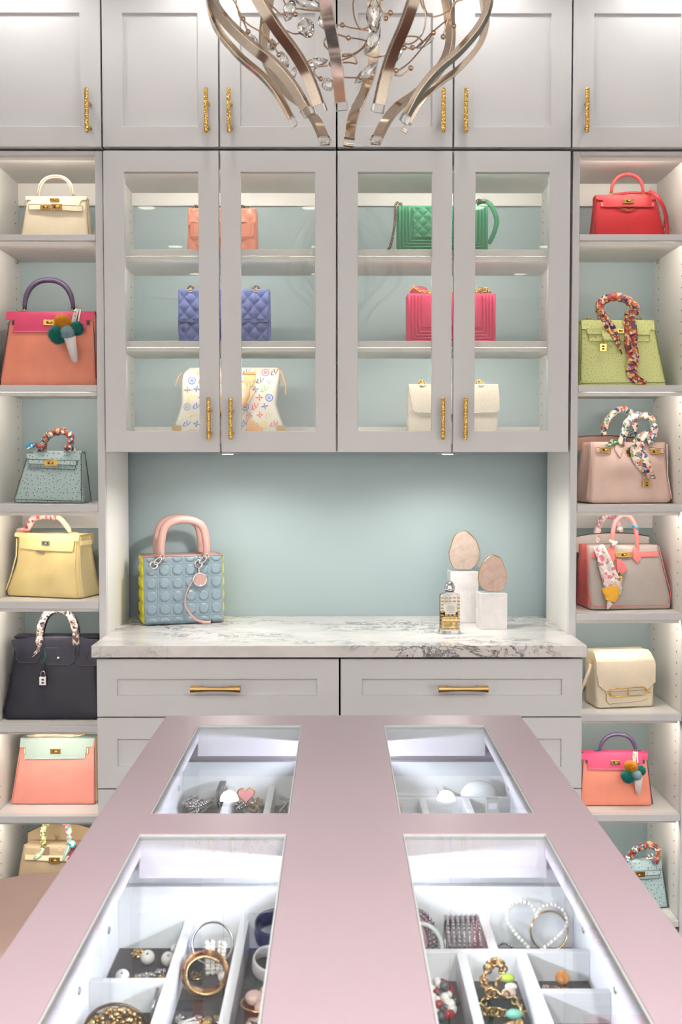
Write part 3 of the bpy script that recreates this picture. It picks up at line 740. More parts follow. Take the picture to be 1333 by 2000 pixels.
one(G().ball((.262, 1.228, FZ+.014), .0085, 14, 8, (1, 1, .45), Rx(.7)), 'enamel_pendant', AMBER, 'round amber enamel pendant lying on the rings', 'pendant')
# far trays
rnd = random.Random(21)
def heap(x, y, sx, sy, mats, lab, n=26, name='chain_necklace'):
    t = thing(name, lab, 'necklace', (x, y, FZ))
    for q, m in enumerate(mats):
        pts = [(rnd.uniform(-sx, sx), rnd.uniform(-sy, sy), .004+.006*q+rnd.uniform(0, .014)) for _ in range(9)]
        g = G()
        path = cr(pts, 10, True)
        for k, p in enumerate(path): g.ball(p, .0026, 6, 4)
        g.build('chain', m, t)
heap(-.245, 1.86, .024, .030, (JSIL, JSIL, RHIN), 'tangled silver chain necklace in the far tray beside the side wall')
heap(-.155, 1.86, .022, .026, (JSIL, JGOLD, JSIL), 'tangled silver and gold necklace around the pink heart')
heap(-.082, 1.86, .022, .026, (CHARC, JSIL, PALEG), 'tangled grey bead necklace in the far tray by the centre')
heap(-.224, 1.208, .008, .008, (JSIL, JGOLD), 'fine silver and gold chain lying in front of the pearl earrings')
heap(-.153, 1.118, .020, .016, (JGOLD, JSIL), 'gold and silver chain heaped at the front of the bangle compartment')
heap(-.082, 1.112, .018, .016, (RHIN, JSIL), 'bright rhinestone chain at the front of the cuff compartment')
heap(.182, 1.105, .020, .014, (JGOLD, JGOLD), 'plain gold chain in front of the charm bracelet')
heap(.252, 1.185, .016, .008, (JGOLD, BLUSH), 'gold and blush bead chain in front of the amber pendant')
t = thing('heart_pendant', 'pink enamel heart pendant with gold edge', 'pendant', (-.158, 1.828, FZ+.044), .2)
hp = [(.00085*16*math.sin(a)**3, .00085*(13*math.cos(a)-5*math.cos(2*a)-2*math.cos(3*a)-math.cos(4*a))) for a in [2*math.pi*i/36 for i in range(36)]]
G().prism(hp, -.0015, .0015).build('heart', jmat('pink_enamel', (214, 132, 132)), t); G().tube([(x*1.08, 0, z*1.08) for x, z in hp], .0016, 6, True).build('rim', JGOLD, t)
t = thing('jewel_packet', 'clear packet of rhinestones standing against the divider', 'packet', (-.204, 1.86, FZ))
G().box(-.006, .006, -.03, .03, 0, .05).build('sleeve', CLEAR, t, .001)
g = G()
for k in range(16): g.ball((.0, -.024+.006*(k % 8), .012+.014*(k//8)), .0026, 6, 4, flat=True)
g.build('stones', RHIN, t)
t = thing('brush_case', 'blush rounded case with a dark brush in the far tray', 'case', (.093, 1.755, FZ))
g = G(); pts = [(.014*math.cos(a), .045+.014*math.sin(a)) for a in [math.pi*i/12 for i in range(13)]] + [(-.014, 0), (.014, 0)]
g.prism(pts, -.004, .004).build('case', BLUSH, t, .001); G().tube([(0, -.006, .004), (0, -.006, .035), (0, -.006, .046)], lambda q: .0035*(1-.8*q*q), 8).build('brush', CHARC, t)
for k, (x, y, lab) in enumerate(((.140, 1.875, 'flat white box lying behind the blush case'), (.250, 1.875, 'crumpled white pouch in the far corner of the tray'))):
    if k == 0:
        t = thing('flat_box', lab, 'box', (x, y, FZ)); G().box(-.035, .035, -.014, .014, .0, .030).build('body', TRAYW, t, .002); G().box(-.036, .036, -.015, .015, .0305, .035).build('lid', TRAYW, t, .001)
    else: one(G().ball((x, y, FZ+.028), .03, 14, 9, (1.1, .6, .9)), 'cloth_pouch', TRAYW, lab, 'pouch')
t = thing('trinket_box', 'small grey patterned box standing in the far right tray', 'box', (.262, 1.80, FZ)); G().box(-.011, .011, -.008, .008, 0, .046).build('body', jmat('grey_card', (190, 190, 186)), t, .001)
for zz in (.012, .03): G().box(-.007, .007, -.0088, -.0082, zz, zz+.010).build('print_panel', TRAYW, t)
one(G().ball((.242, 1.772, FZ+.010), .011, 14, 8, (1.2, .8, .7)), 'cream_pouch', paint('cream_silk', (226, 216, 200), .5), 'cream silk pouch beside the grey patterned box', 'pouch')

# ------------------------------------------------------------------ ottoman
otm = paint('taupe_leather', (190, 160, 148), .45, .3)
t = thing('ottoman', 'taupe leather ottoman with rounded corners beside the island', 'ottoman', (-.585, 2.235, 0))
def sup(sx, sy, z, n=64, e=2.4):
    return [(math.copysign(abs(math.cos(a))**(2/e), math.cos(a))*sx, math.copysign(abs(math.sin(a))**(2/e), math.sin(a))*sy, z) for a in [2*math.pi*i/n for i in range(n)]]
def loftrings(rings):
    g = G(); n = len(rings[0]); vs = [p for r in rings for p in r]; fs = []
    for i in range(len(rings)-1):
        for k in range(n): fs.append((i*n+k, i*n+(k+1) % n, (i+1)*n+(k+1) % n, (i+1)*n+k))
    fs += [tuple(range(n-1, -1, -1)), tuple((len(rings)-1)*n+k for k in range(n))]
    return g.add(vs, fs)
a, b = .255, .215
loftrings([sup(a, b, .06), sup(a, b, .34), sup(a*.985, b*.985, .355)]).build('base', otm, t)
loftrings([sup(a, b, .36), sup(a*1.02, b*1.02, .375), sup(a*1.02, b*1.02, .43), sup(a*.985, b*.985, .447), sup(a*.90, b*.88, .4535), sup(a*.5, b*.5, .456), sup(a*.02, b*.02, .457)]).build('cushion', otm, t)
for z in (.3575, .432): G().tube([(x*1.025, y*1.025, z) for x, y, _ in sup(a, b, 0)], .003, 8, True).build('piping', otm, t)
for sx in (-1, 1):
    for sy in (-1, 1): G().lathe([(.014, 0), (.02, .06)], (sx*.18, sy*.14, 0), 14).build('leg', SHADOW, t)

# ------------------------------------------------------------------ worktop decor
def Yat(py): return next(y/1000 for y in range(2800, 3345) if P(660, py, y/1000)[1] >= ZT) if False else (ZT-CZ)/ (ray(660, py)[2]/ray(660, py)[1])
CARR = marble('pale_marble', (190, 190, 194), (242, 240, 240), 9, .35)
AGATE = newmat('agate')[0]
def agate(name, rgb, rim):
    m, nt, b = newmat(name); v = coords(nt); n = ntex(nt, v, 40, 6, .65, .8)
    g = nt.nodes.new('ShaderNodeTexGradient'); 
    nt.links.new(ramp(nt, n.outputs[0], [(.3, tuple(x*.8 for x in srgb(*rgb)[:3])+(1,)), (.5, srgb(*rgb)), (.68, srgb(*[min(255, c+14) for c in rgb]))]), b.inputs['Base Color'])
    b.inputs['Roughness'].default_value = .22; b.inputs['Subsurface Weight'].default_value = .15; b.inputs['Subsurface Radius'].default_value = (.01, .008, .006); return m
def block(px0, px1, ytop, ybot, dep, rz, lab):
    Y = Yat(ybot); xa = P(px0, ybot, Y)[0]; xb = P(px1, ybot, Y)[0]; h = P(660, ytop, Y)[1]-ZT; w = xb-xa
    o = G().box(-w/2, w/2, 0, dep, 0, h).build('marble_block', CARR, None, .0012); o.location = ((xa+xb)/2, Y, ZT+.0003); o.rotation_euler = (0, 0, rz)
    tag(o, lab, 'block', 'marble blocks'); return (xa+xb)/2, Y, h, dep
b1 = block(880, 935, 1117, 1217, .075, .04, 'tall pale marble block carrying the larger agate slice')
b2 = block(940, 992, 1159.5, 1229.5, .07, .10, 'short white marble cube carrying the pink agate slice')
def slice_(pc, w, h, base, Y, z, rgb, lab, tilt, seed):
    X = P(pc, 1100, Y)[0]; s = Y/F; rnd = random.Random(seed); n = 44
    t = thing('agate_slice', lab, 'agate', (X, Y, z+.0005), .06*(seed-3))
    out = []
    for i in range(n):
        a = 2*math.pi*i/n; r = 1 + .025*math.sin(3*a+seed) + .02*math.sin(7*a+seed*2) + rnd.uniform(-.012, .012)
        x = w/2*s*r*math.cos(a)*(1 - .13*math.sin(a)); zz = h/2*s*(1+r*math.sin(a))
        out.append((x, max(zz, .0045)))
    g = G().prism(out, -.007, .007); o = g.build('slab', agate('rose_agate', rgb, None), t, .0008); o.rotation_euler = (tilt, 0, 0)
    rim = G().tube([(x*1.012, 0, z_*1.006+.0008) for x, z_ in out], lambda q: .0042, 8, True, 1.8, .55, up=(0, 1, 0)).build('gilt_rim', metal('gilt_edge', (206, 178, 140), .35, .5, 200), o)
slice_(907, 57, 76, 1117, b1[1]+.03, ZT+b1[2], (192, 174, 162), 'cream agate slice with gilt rim standing on the tall block', .02, 2)
slice_(963, 53, 71, 1159, b2[1]+.03, ZT+b2[2], (194, 166, 154), 'rose agate slice standing on the short marble cube', .02, 4)
# perfume bottle
Yp = Yat(1238); sp = Yp/F*1.0
t = thing('perfume_bottle', 'cut glass perfume bottle with gold liquid and silver domed cap', 'bottle', (P(879.5, 1200, Yp)[0], Yp+.012, ZT+.0003), .05)
PGL = solid_glass('bottle_glass', (252, 252, 250), 1.45); LIQ = solid_glass('golden_perfume', (250, 226, 170), 1.36)
wv = 20*sp; hv = P(660, 1161, Yp)[1]-ZT; dv = .015
loftrings([[(x, y*dv/wv, z) for x, y, _ in sup(w_, w_, 0, 40, 7)] for (w_, z) in ((wv*1.06, 0), (wv*1.06, .008), (wv*.98, .0105), (wv*.98, hv-.003), (wv*.90, hv), (wv*.42, hv+.003), (wv*.40, hv+.009))]).build('glass_body', PGL, t)
loftrings([[(x, y*.7*dv/wv, z) for x, y, _ in sup(w_, w_, 0, 32, 7)] for (w_, z) in ((wv*.82, .011), (wv*.82, hv*.53))]).build('perfume', LIQ, t)
g = G()
for r_ in range(10):
    for c_ in range(5):
        z = .014+r_*(hv-.022)/9.2; x = (-.8+.4*c_)*wv
        if r_ in (5, 6, 7) and c_ in (1, 2, 3): continue
        g.ball((x, -dv-.0003, z), .0042, 8, 5, (1.15, .45, .62), flat=True)
g.build('relief_studs', metal('gold_relief', (222, 176, 104), .3), t, kind='stuff')
G().box(-wv*.52, wv*.52, -dv-.0016, -dv-.0006, hv*.50, hv*.74).build('paper_label', paint('paper', (236, 234, 228), .6), t)
g = G()
for k, (w_, z) in enumerate(((.3, .70), (.42, .66), (.36, .63), (.42, .60), (.3, .55))): g.box(-wv*w_, wv*w_, -dv-.0019, -dv-.0017, hv*z, hv*z+.0008)
g.build('label_print', DARKM, t)
ch = P(660, 1136, Yp)[1]-ZT
G().lathe([(wv*.42, hv+.0092), (wv*.52, hv+.010), (wv*.54, hv+.014)] + [(wv*.54*math.cos(a), hv+.016+(ch-hv-.016)*math.sin(a)) for a in [i*math.pi/20 for i in range(10)]], (0, 0, 0), 32).build('cap', SILVER, t)
# ------------------------------------------------------------------ chandelier
DC = 1.77
cx = P(684, 100, DC)[0]
ch = thing('crystal_chandelier', 'champagne chandelier with S-curved arms, bead wires and cut crystal drops', 'chandelier', (cx, DC, 0))
zp = lambda py: P(684, py, DC)[1]
prof = [(.045, -345), (.10, -290), (.165, -190), (.208, -90), (.224, -10), (.226, 35), (.212, 80), (.180, 124), (.142, 160), (.116, 196), (.096, 238)]
arms = [(-81, -78), (-47, -74), (-31, -44), (-9, -12), (27, 26), (70, 74), (97, 99), (150, 128), (180, 168), (207, 222)]
ACR = solid_glass('clear_acrylic_cap', (250, 250, 250), 1.42)
for ta, ba in arms:
    pts = []
    for k, (r, py) in enumerate(prof):
        q = k/(len(prof)-1); a = math.radians(ba + (ta-ba)*max(0, (q-.45)/.55))
        pts.append((r*math.sin(a), -r*math.cos(a), zp(py)))
    path = cr(pts, 7)
    g = G(); n = 4
    # flat bar: wide tangentially, thin radially
    vs = []; fs = []; m = len(path)
    for i, p in enumerate(path):
        t_ = (path[min(m-1, i+1)]-path[max(0, i-1)]).normalized()
        rad = Vector((p.x, p.y, 0)).normalized(); tg = t_.cross(rad).normalized(); nr = tg.cross(t_).normalized()
        for (u, v) in ((-1, -1), (1, -1), (1, 1), (-1, 1)): vs.append(p + tg*u*.0088 + nr*v*.0045)
    for i in range(m-1):
        for k in range(4): fs.append((i*4+k, i*4+(k+1) % 4, (i+1)*4+(k+1) % 4, (i+1)*4+k))
    fs += [(3, 2, 1, 0), tuple((m-1)*4+k for k in range(4))]
    g.add(vs, fs); arm = g.build('arm', CHAMP, ch, .0008)
    e = path[-1]; t_ = (path[-1]-path[-2]).normalized(); rad = Vector((e.x, e.y, 0)).normalized(); tg = t_.cross(rad).normalized(); nr = tg.cross(t_)
    R = Matrix((tg, nr, t_)).transposed()
    G().obox(e + t_*.006, R, .0186, .0102, .013).build('end_cap', ACR, arm, .0006)
G().lathe([(.06, 2.445), (.065, 2.45), (.065, 2.47), (.03, 2.49), (.012, 2.50), (.012, 2.76)], (0, 0, 0), 28).build('hub', CHAMP, ch)
G().lathe([(.07, 2.76), (.075, 2.775), (.075, ZCEIL-.001)], (0, 0, 0), 32).build('ceiling_rose', CHAMP, ch)
def loc(px, py, dy): X, Z = P(px, py, DC+dy); return Vector((X-cx, dy, Z))
def crystal(px, py, w, h, ang, dy):
    c = loc(px, py, dy); s = (DC+dy)/F; g = G(); w *= s; h *= s
    R = Ry(math.radians(ang))
    prof_ = [(.06, .5), (.42, .22), (.5, .02), (.46, -.14), (.30, -.36), (.05, -.5)]
    vs = []; fs = []; n = 9
    for i, (r, z) in enumerate(prof_):
        for k in range(n):
            a = 2*math.pi*(k+.5*(i % 2))/n; vs.append(c + R @ Vector((r*w*math.cos(a), r*w*math.sin(a), z*h)))
    for i in range(len(prof_)-1):
        for k in range(n):
            a, b, c2, d = i*n+k, i*n+(k+1) % n, (i+1)*n+(k+1) % n, (i+1)*n+k
            if i % 2 == 0: fs += [(a, b, d), (b, c2, d)]
            else: fs += [(a, b, c2), (a, c2, d)]
    fs += [tuple(range(n-1, -1, -1)), tuple((len(prof_)-1)*n+k for k in range(n))]
    g.add(vs, fs, True); g.build('crystal_drop', CRYSTAL, ch, smooth=False)
for a in ((566, 20, 26, 44, 20, .02), (598, 54, 34, 42, -30, -.03), (605, 8, 22, 58, 105, .03), (633, 42, 24, 32, 170, .0), (731, 30, 32, 66, 0, -.02), (728, 79, 26, 58, 30, .04),
          (775, 107, 18, 62, 32, -.05), (716, 142, 20, 60, 48, .03), (619, 122, 20, 44, 80, -.06), (641, 165, 26, 26, 60, .05), (531, 88, 20, 24, 0, .06), (498, 79, 11, 28, -30, -.04), (831, 84, 13, 40, 60, .02), (556, 116, 15, 34, -25, .05), (573, 143, 14, 26, 15, .07), (455, -20, 18, 40, 0, -.05), (880, -30, 20, 44, 0, .03)):
    crystal(*a)
def wire(pts, r=.0013):
    G().tube(cr([loc(*p) for p in pts], 9), r, 7).build('wire', WIREM, ch)
def bead(px, py, dy): G().ball(loc(px, py, dy), .0042, 10, 8).build('bead', WIREM, ch)
H = (684, -300, 0)
wires = [
 [H, (470, -60, -.04), (466, 20, -.04), (475, 40, -.04), (485, 62, -.04)],
 [H, (480, -40, .02), (474, 34, .04), (520, 70, .05), (545, 107, .05)],
 [H, (500, -60, .0), (540, 20, -.02), (565, 26, -.02), (577, 28, -.03)],
 [H, (560, -80, .05), (556, 5, .05), (590, 18, .03), (630, 22, .0)],
 [(533, 90, .06), (512, 60, .05), (514, 44, .05), (530, 45, .06), (545, 80, .06), (533, 92, .06)],
 [(560, 60, .0), (575, 66, .02), (590, 62, .03), (600, 40, -.03)],
 [H, (640, -60, -.05), (628, 20, -.04), (645, 45, -.05), (670, 50, -.06)],
 [(669, 49, .0), (690, 55, .03), (715, 55, .06), (735, 30, .05), (740, -40, .02), H],
 [(681, 74, -.03), (650, 66, -.05), (634, 80, -.06), (640, 95, -.05), (670, 110, -.04), (700, 100, .0), (715, 82, .02), (700, 76, .0), (681, 74, -.03)],
 [(647, 125, -.06), (680, 122, -.04), (697, 124, -.02), (690, 108, -.02), (672, 106, -.02), (665, 118, -.03), (690, 108, -.01), (712, 92, .02)],
 [(640, 128, -.05), (618, 132, -.05), (614, 142, -.03), (622, 152, .02), (627, 154, .03)],
 [(704, 151, .02), (690, 152, .0), (672, 151, -.02), (660, 148, -.03)],
 [(712, 105, .03), (730, 112, .03), (745, 110, .04), (760, 106, .0)],
 [H, (750, -40, -.04), (742, 5, -.04), (752, 25, -.04), (763, 25, -.04)],
 [H, (820, -60, .0), (822, 0, -.03), (832, 30, -.03), (825, 66, -.02), (800, 86, .0), (772, 76, .02), (785, 72, .02), (815, 72, .01), (827, 84, .0)],
 [H, (900, -40, -.03), (884, 10, -.03), (868, 62, -.02), (866, 70, -.02)],
 [(887, 51, .0), (886, 42, .0), (874, 40, .0), (846, 62, -.02), (815, 92, -.04), (790, 93, -.05)],
 [(847, 64, -.02), (826, 92, -.03), (800, 122, -.05), (776, 140, -.06), (772, 147, -.06), (785, 147, -.06), (803, 134, -.06)],
 [H, (830, -90, .05), (826, -10, .06), (838, 30, .06), (870, 25, .05), (896, -5, .04), (900, -60, .02), H],
 [H, (700, -60, .06), (690, 10, .06), (700, 52, .05), (720, 60, .05)],
]
for w_ in wires: wire(w_)
for b in ((485, 62, -.04), (475, 37, .02), (545, 107, .05), (533, 90, .06), (577, 28, -.03), (630, 22, .0), (669, 49, .0), (681, 74, -.03), (647, 125, -.06), (627, 154, .03), (704, 151, .02), (763, 25, -.04), (754, 36, .0), (790, 93, -.05), (806, 93, -.04), (847, 64, -.02), (887, 51, .0), (866, 72, -.02), (774, 138, -.06), (803, 133, -.06)): bead(*b)
# ------------------------------------------------------------------ handbags
class Bag:
    def __init__(s, name, label, z, yf, depth, cxp, rot=0, tr=None, group=None, cat='handbag'):
        s.tr = tr or (lambda x, y: (x, y)); s.yf_, s.z0, s.dep = yf, z, depth
        q = s.tr(cxp, 1000); s.x0 = P(q[0], 900, yf)[0]
        s.root = thing(name, label, cat, (s.x0, yf+depth/2, z+.0018), rot, group)
        a = s.tr(0, 0); b = s.tr(1, 0); s.s = (b[0]-a[0])*yf/F     # metres per pixel
    def p(s, px, py, y=None):
        "local x and z; y = local depth, else the front"
        q = s.tr(px, py); X, Z = P(q[0], q[1], s.yf_ if y is None else s.yf_+s.dep/2+y); return X-s.x0, Z-s.z0
    def shape(s, prof, d0, d1, bulge=.006, rc=.008, pinch=.01, dtab=None, lump=0, seed=0):
        "prof: (py, left px, right px) from the foot up"
        rows = []
        for py, l, r in prof:
            xl, z = s.p(l, py); xr, _ = s.p(r, py); rows.append((z, (xr-xl)/2, (xr+xl)/2))
        zf = rows[0][0]; rows[0] = (0,) + rows[0][1:]; s.h = rows[-1][0]
        s.wt = [(z/s.h, w) for z, w, c in rows]; s.ct = [(z/s.h, c) for z, w, c in rows]
        s.dt = dtab or [(0, d0/2), (1, d1/2)]; s.bulge, s.rc, s.pinch, s.lump, s.seed = bulge, rc, pinch, lump, seed
    def W(s, t): return lerp(s.wt, t)
    def C(s, t): return lerp(s.ct, t)
    def D(s, t): return lerp(s.dt, t)
    def bf(s, t): return s.bulge*max(0, math.sin(math.pi*min(1, max(0, t))))**.7
    def yf(s, x, z):
        t = min(1, max(0, z/s.h)); w = s.W(t)-s.rc; u = max(-1, min(1, (x-s.C(t))/max(w, .001)))
        y = -s.D(t) - s.bf(t)*(1-u*u)
        if s.lump:
            y += s.lump*noise.noise(Vector((x*14, z*14, s.seed)))*math.sin(math.pi*t)*(1-u**4)
        return y
    def body(s, mat, gmat=None, nz=18, name='body', foot=True, open_top=False):
        nf, ns = 17, 9
        rows = []; lev = [(0, -.7), (.010, -.25), (.03, -.05)] + [(.03+.97*k/nz, 0) for k in range(1, nz+1)]
        tags = None
        for t, ins in lev:
            w = s.W(t)+ins*s.rc*.8; d = s.D(t)+ins*s.rc*.8; c = s.C(t); z = t*s.h; r = min(s.rc, d*.8); pin = s.pinch*t**.7; pts = []; tg = []
            cor = [(math.cos(a), math.sin(a)) for a in (math.radians(30), math.radians(60))]
            for k in range(nf):
                x = c+(w-r)*(-1+2*k/(nf-1)); y = s.yf(x, z) + (s.D(t)-d); pts.append((x, y, z)); tg.append('b')
            for ca, sa in cor[::-1]: pts.append((c+w-r+r*ca, -d+r-r*sa, z)); tg.append('b')
            for k in range(ns): v = -1+2*k/(ns-1); pts.append((c+w-pin*(1-v*v), v*(d-r), z)); tg.append('r')
            for ca, sa in cor: pts.append((c+w-r+r*ca, d-r+r*sa, z)); tg.append('b')
            for k in range(nf): pts.append((c+(w-r)*(1-2*k/(nf-1)), d, z)); tg.append('b')
            for ca, sa in cor[::-1]: pts.append((c-w+r-r*ca, d-r+r*sa, z)); tg.append('b')
            for k in range(ns): v = 1-2*k/(ns-1); pts.append((c-w+pin*(1-v*v), v*(d-r), z)); tg.append('l')
            for ca, sa in cor: pts.append((c-w+r-r*ca, -d+r-r*sa, z)); tg.append('b')
            rows.append(pts); tags = tg
        n = len(tags); gb, gl, gr = G(), G(), G()
        V = [p for r in rows for p in r]
        def pick(want):
            fs = []
            for i in range(len(rows)-1):
                for k in range(n):
                    j = (k+1) % n; tk = tags[k] if tags[k] == tags[j] and tags[k] != 'b' else 'b'
                    if tk in want: fs.append((i*n+k, i*n+j, (i+1)*n+j, (i+1)*n+k))
            return fs
        def sub(fs, g):
            m = {}; vs = []
            for f in fs:
                for i in f:
                    if i not in m: m[i] = len(vs); vs.append(V[i])
            g.add(vs, [tuple(m[i] for i in f) for f in fs])
        cap = [tuple(range(n-1, -1, -1))] + ([] if open_top else [tuple((len(rows)-1)*n+k for k in range(n))])
        if gmat is None:
            sub(pick('blr')+cap, gb); return gb.build(name, mat, s.root)
        sub(pick('b')+cap, gb); o = gb.build(name, mat, s.root)
        for w_ in 'lr':
            g = G(); sub(pick(w_), g); g.build('gusset', gmat, s.root, solid=.0015)
        return o
    def poly(s, pts, off=.0015, thick=.0022, cuts=4):
        "flat leather piece lying on the front, outline in pixels"
        return s.polyl([s.p(*q) for q in pts], off, thick, cuts)
    def polyl(s, pts, off=.0015, thick=.0022, cuts=4):
        V = [Vector((x, z)) for x, z in pts]; area = sum(a.x*b.y-b.x*a.y for a, b in zip(V, V[1:]+V[:1]))
        if area < 0: V.reverse()
        T = [tuple(t) for t in tessellate_polygon([[Vector((v.x, v.y, 0)) for v in V]])]
        for _ in range(3 if cuts > 1 else 0):                       # split every triangle in four, so that the piece follows the bag
            mid = {}; N = []
            def m_(a, b):
                k = (min(a, b), max(a, b))
                if k not in mid: mid[k] = len(V); V.append((V[a]+V[b])/2)
                return mid[k]
            for a, b, c in T:
                ab, bc, ca = m_(a, b), m_(b, c), m_(c, a); N += [(a, ab, ca), (ab, b, bc), (ca, bc, c), (ab, bc, ca)]
            T = N
        n = len(V); cnt = {}
        for t in T:
            for a, b in zip(t, t[1:]+t[:1]): cnt.setdefault((min(a, b), max(a, b)), []).append((a, b))
        P3 = []
        for lay in (0, thick):
            for v in V: P3.append((v.x, s.yf(v.x, min(v.y, s.h)) - off - lay + max(0, v.y-s.h)*.3, v.y))
        fs = [t for t in T] + [tuple(n+q for q in t[::-1]) for t in T] + [(a, b, n+b, n+a) for l in cnt.values() if len(l) == 1 for a, b in l]
        g = G(); g.add(P3, fs, True); return g
    def front(s, px, py, off=.003):
        x, z = s.p(px, py); return Vector((x, s.yf(x, z)-off, z))
    def line(s, pts, r, mat, name='piping', off=.001, n=6, closed=False):
        path = []
        for a, b in zip(pts, pts[1:] + ([pts[0]] if closed else [])):
            for k in range(8): path.append(s.front(a[0]+(b[0]-a[0])*k/8, a[1]+(b[1]-a[1])*k/8, off))
        for q in path: q.z = max(q.z, r+.001)
        if not closed: path.append(s.front(*pts[-1], off))
        for q in path: q.z = max(q.z, r+.001)
        return G().tube(path, r, n, closed).build(name, mat, s.root)
    def topcover(s, mat, name='flap_top', lift=.002):
        w = s.W(1)+.001; d = s.D(1)+.003; c = s.C(1); g = G()
        prof = [(-d, s.h-.004), (-d, s.h+lift*.4), (-d*.7, s.h+lift), (0, s.h+lift*1.4), (d*.7, s.h+lift), (d, s.h+lift*.4), (d, s.h-.03)]
        vs = [(c+sx*w, y, z) for sx in (-1, 1) for y, z in prof]; n = len(prof)
        g.add(vs, [(k, k+1, n+k+1, n+k) for k in range(n-1)])
        return g.build(name, mat, s.root, solid=.0025)
    def arch(s, px0, px1, pybase, pytop, y=0.0, e=.9, n=26, a0=0, a1=180):
        x0, zb = s.p(px0, pybase, y); x1, _ = s.p(px1, pybase, y); _, zt = s.p(px0, pytop, y); zb = min(zb, s.h+.012); cx_ = (x0+x1)/2; hw = (x1-x0)/2; out = []
        for i in range(n+1):
            a = math.radians(180-(a0+(a1-a0)*i/n)); ca, sa = math.cos(a), max(0, math.sin(a))
            out.append(Vector((cx_+hw*math.copysign(abs(ca)**e, ca), y, zb+(zt-zb)*sa**e)))
        return out
    def handle(s, path, r, mat, name='handle', sx=1, sy=1, n=12):
        return G().tube(path, lambda t: r*(.72+.28*min(1, min(t, 1-t)*6)), n, False, sx, sy).build(name, mat, s.root)
    def rings(s, pts, r, mat, name='ring', w=.0011):
        for k, p in enumerate(pts): G().torus(p, r, w, 18, 7, Rz(.7 if k % 2 else -.7) @ Rx(math.pi/2)).build(name, mat, s.root)
    def lock(s, px0, px1, py0, py1, mat, off=.004, slot=True):
        (xa, z1), (xb, z0) = s.p(px0, py0), s.p(px1, py1); y = s.yf((xa+xb)/2, (z0+z1)/2)-off
        o = G().box(xa, xb, y-.0025, y, z0, z1).build('turn_lock', mat, s.root, .0006); h = z1-z0; cx_ = (xa+xb)/2; cz = (z0+z1)/2
        G().box(cx_-h*.5, cx_+h*.5, y-.0032, y-.0026, cz-h*.22, cz+h*.22).build('slot', DARKM, o)
        G().ball((cx_+h*.15, y-.005, cz), h*.26, 10, 6, (1.5, .8, .8)).build('toggle', mat, o)
        g = G()
        for sx in (-1, 1):
            for sz in (-1, 1): g.ball((cx_+sx*(xb-xa)*.42, y-.0026, cz+sz*h*.34), h*.06, 6, 4)
        g.build('rivets', DARKM, o)
        return o
    def padlock(s, px, py0, py1, mat, w=None, off=.006):
        x, z1 = s.p(px, py0); _, z0 = s.p(px, py1); h = z1-z0; w = w or h*.62; y = s.yf(x, (z0+z1)/2)-off-.003; bz = z0+h*.60
        o = G().box(x-w/2, x+w/2, y-.004, y+.003, z0, bz).build('padlock', mat, s.root, .001)
        G().tube([(x-w*.28, y, bz-.001)] + [(x-w*.28*math.cos(a), y, bz+h*.2+h*.18*math.sin(a)) for a in [math.pi*i/10 for i in range(11)]] + [(x+w*.28, y, bz-.001)], .0012, 8).build('shackle', mat, o)
        for k in (.2, .55): G().box(x-w*.16, x+w*.16, y-.0046, y-.0041, z0+h*.6*k, z0+h*.6*(k+.2)).build('engraving', DARKM, o)
        return o
    def feet(s, mat=None, r=.004):
        w = s.W(0)*.85; d = s.D(0)*.8
        for sx in (-1, 1):
            for sy in (-1, 1): G().lathe([(r, 0), (r, .002), (r*.6, .005)], (s.C(0)+sx*w, sy*d, 0), 10).build('foot', mat or GOLD, s.root)
    def wrap(s, path, r, mat, turns=9, name='scarf', part=(0, 1), label=None):
        n = len(path); a, b = int(part[0]*(n-1)), int(part[1]*(n-1))+1
        pp = cr(path[a:b], 6)
        def rr(t):
            f = (t*turns) % 1; return r*(.9+.24*abs(math.sin(math.pi*f))**.6*(1 if 0 < t < 1 else .8) + .05*math.sin(t*61))
        return G().tube(pp, rr, 14).build(name, mat, s.root, label=label)
    def knot(s, p, r, mat, name='scarf_knot'):
        g = G(); p = Vector(p)
        for k, (dx, dz, q, a) in enumerate(((0, 0, 1, .3), (-.6, .25, .7, .9), (.6, -.2, .75, -.7), (.1, -.6, .6, 0))):
            g.ball(p+Vector((dx*r, -.002*k, dz*r)), r*q, 12, 8, (1.1, .75, .7), Ry(a))
        return g.build(name, mat, s.root)
    def tail(s, pts, widths, mat, name='scarf_tail', off=.006, sag=.0015):
        path = []
        for q in pts:
            px, py = q[:2]; x, z = s.p(px, py); path.append(Vector((x, (s.yf(x, min(z, s.h*.999)) if z > -.01 else -s.dep/2)-off - (q[2] if len(q) > 2 else 0), max(z, .002))))
        path = cr(path, 7); ws = [(t, w*s.s) for t, w in widths]
        return G().ribbon(path, ws, .0012, (0, -1, 0), 9, sag).build(name, mat, s.root)
    def stitch(s, pts, mat, r=.0005, off=.004): return s.line(pts, r, mat, 'stitching', off, 5)

EDGE = leather((70, 52, 44), .5, .05)
def ring_ends(b, path, r, mat, tabmat):
    b.rings([path[0]+Vector((-.002, -.002, -.003)), path[-1]+Vector((.002, -.002, -.003))], r, mat)
    for p, sg in ((path[0], -1), (path[-1], 1)):
        G().ball((p.x+sg*r*1.2, p.y, b.h+.004), r*1.5, 10, 6, (1.5, 1, .35)).build('tab', tabmat, b.root)

GC = 'handbags on the tower shelves'
ZL, ZR_ = SHELF[-1], SHELF[1]
YF = 3.04
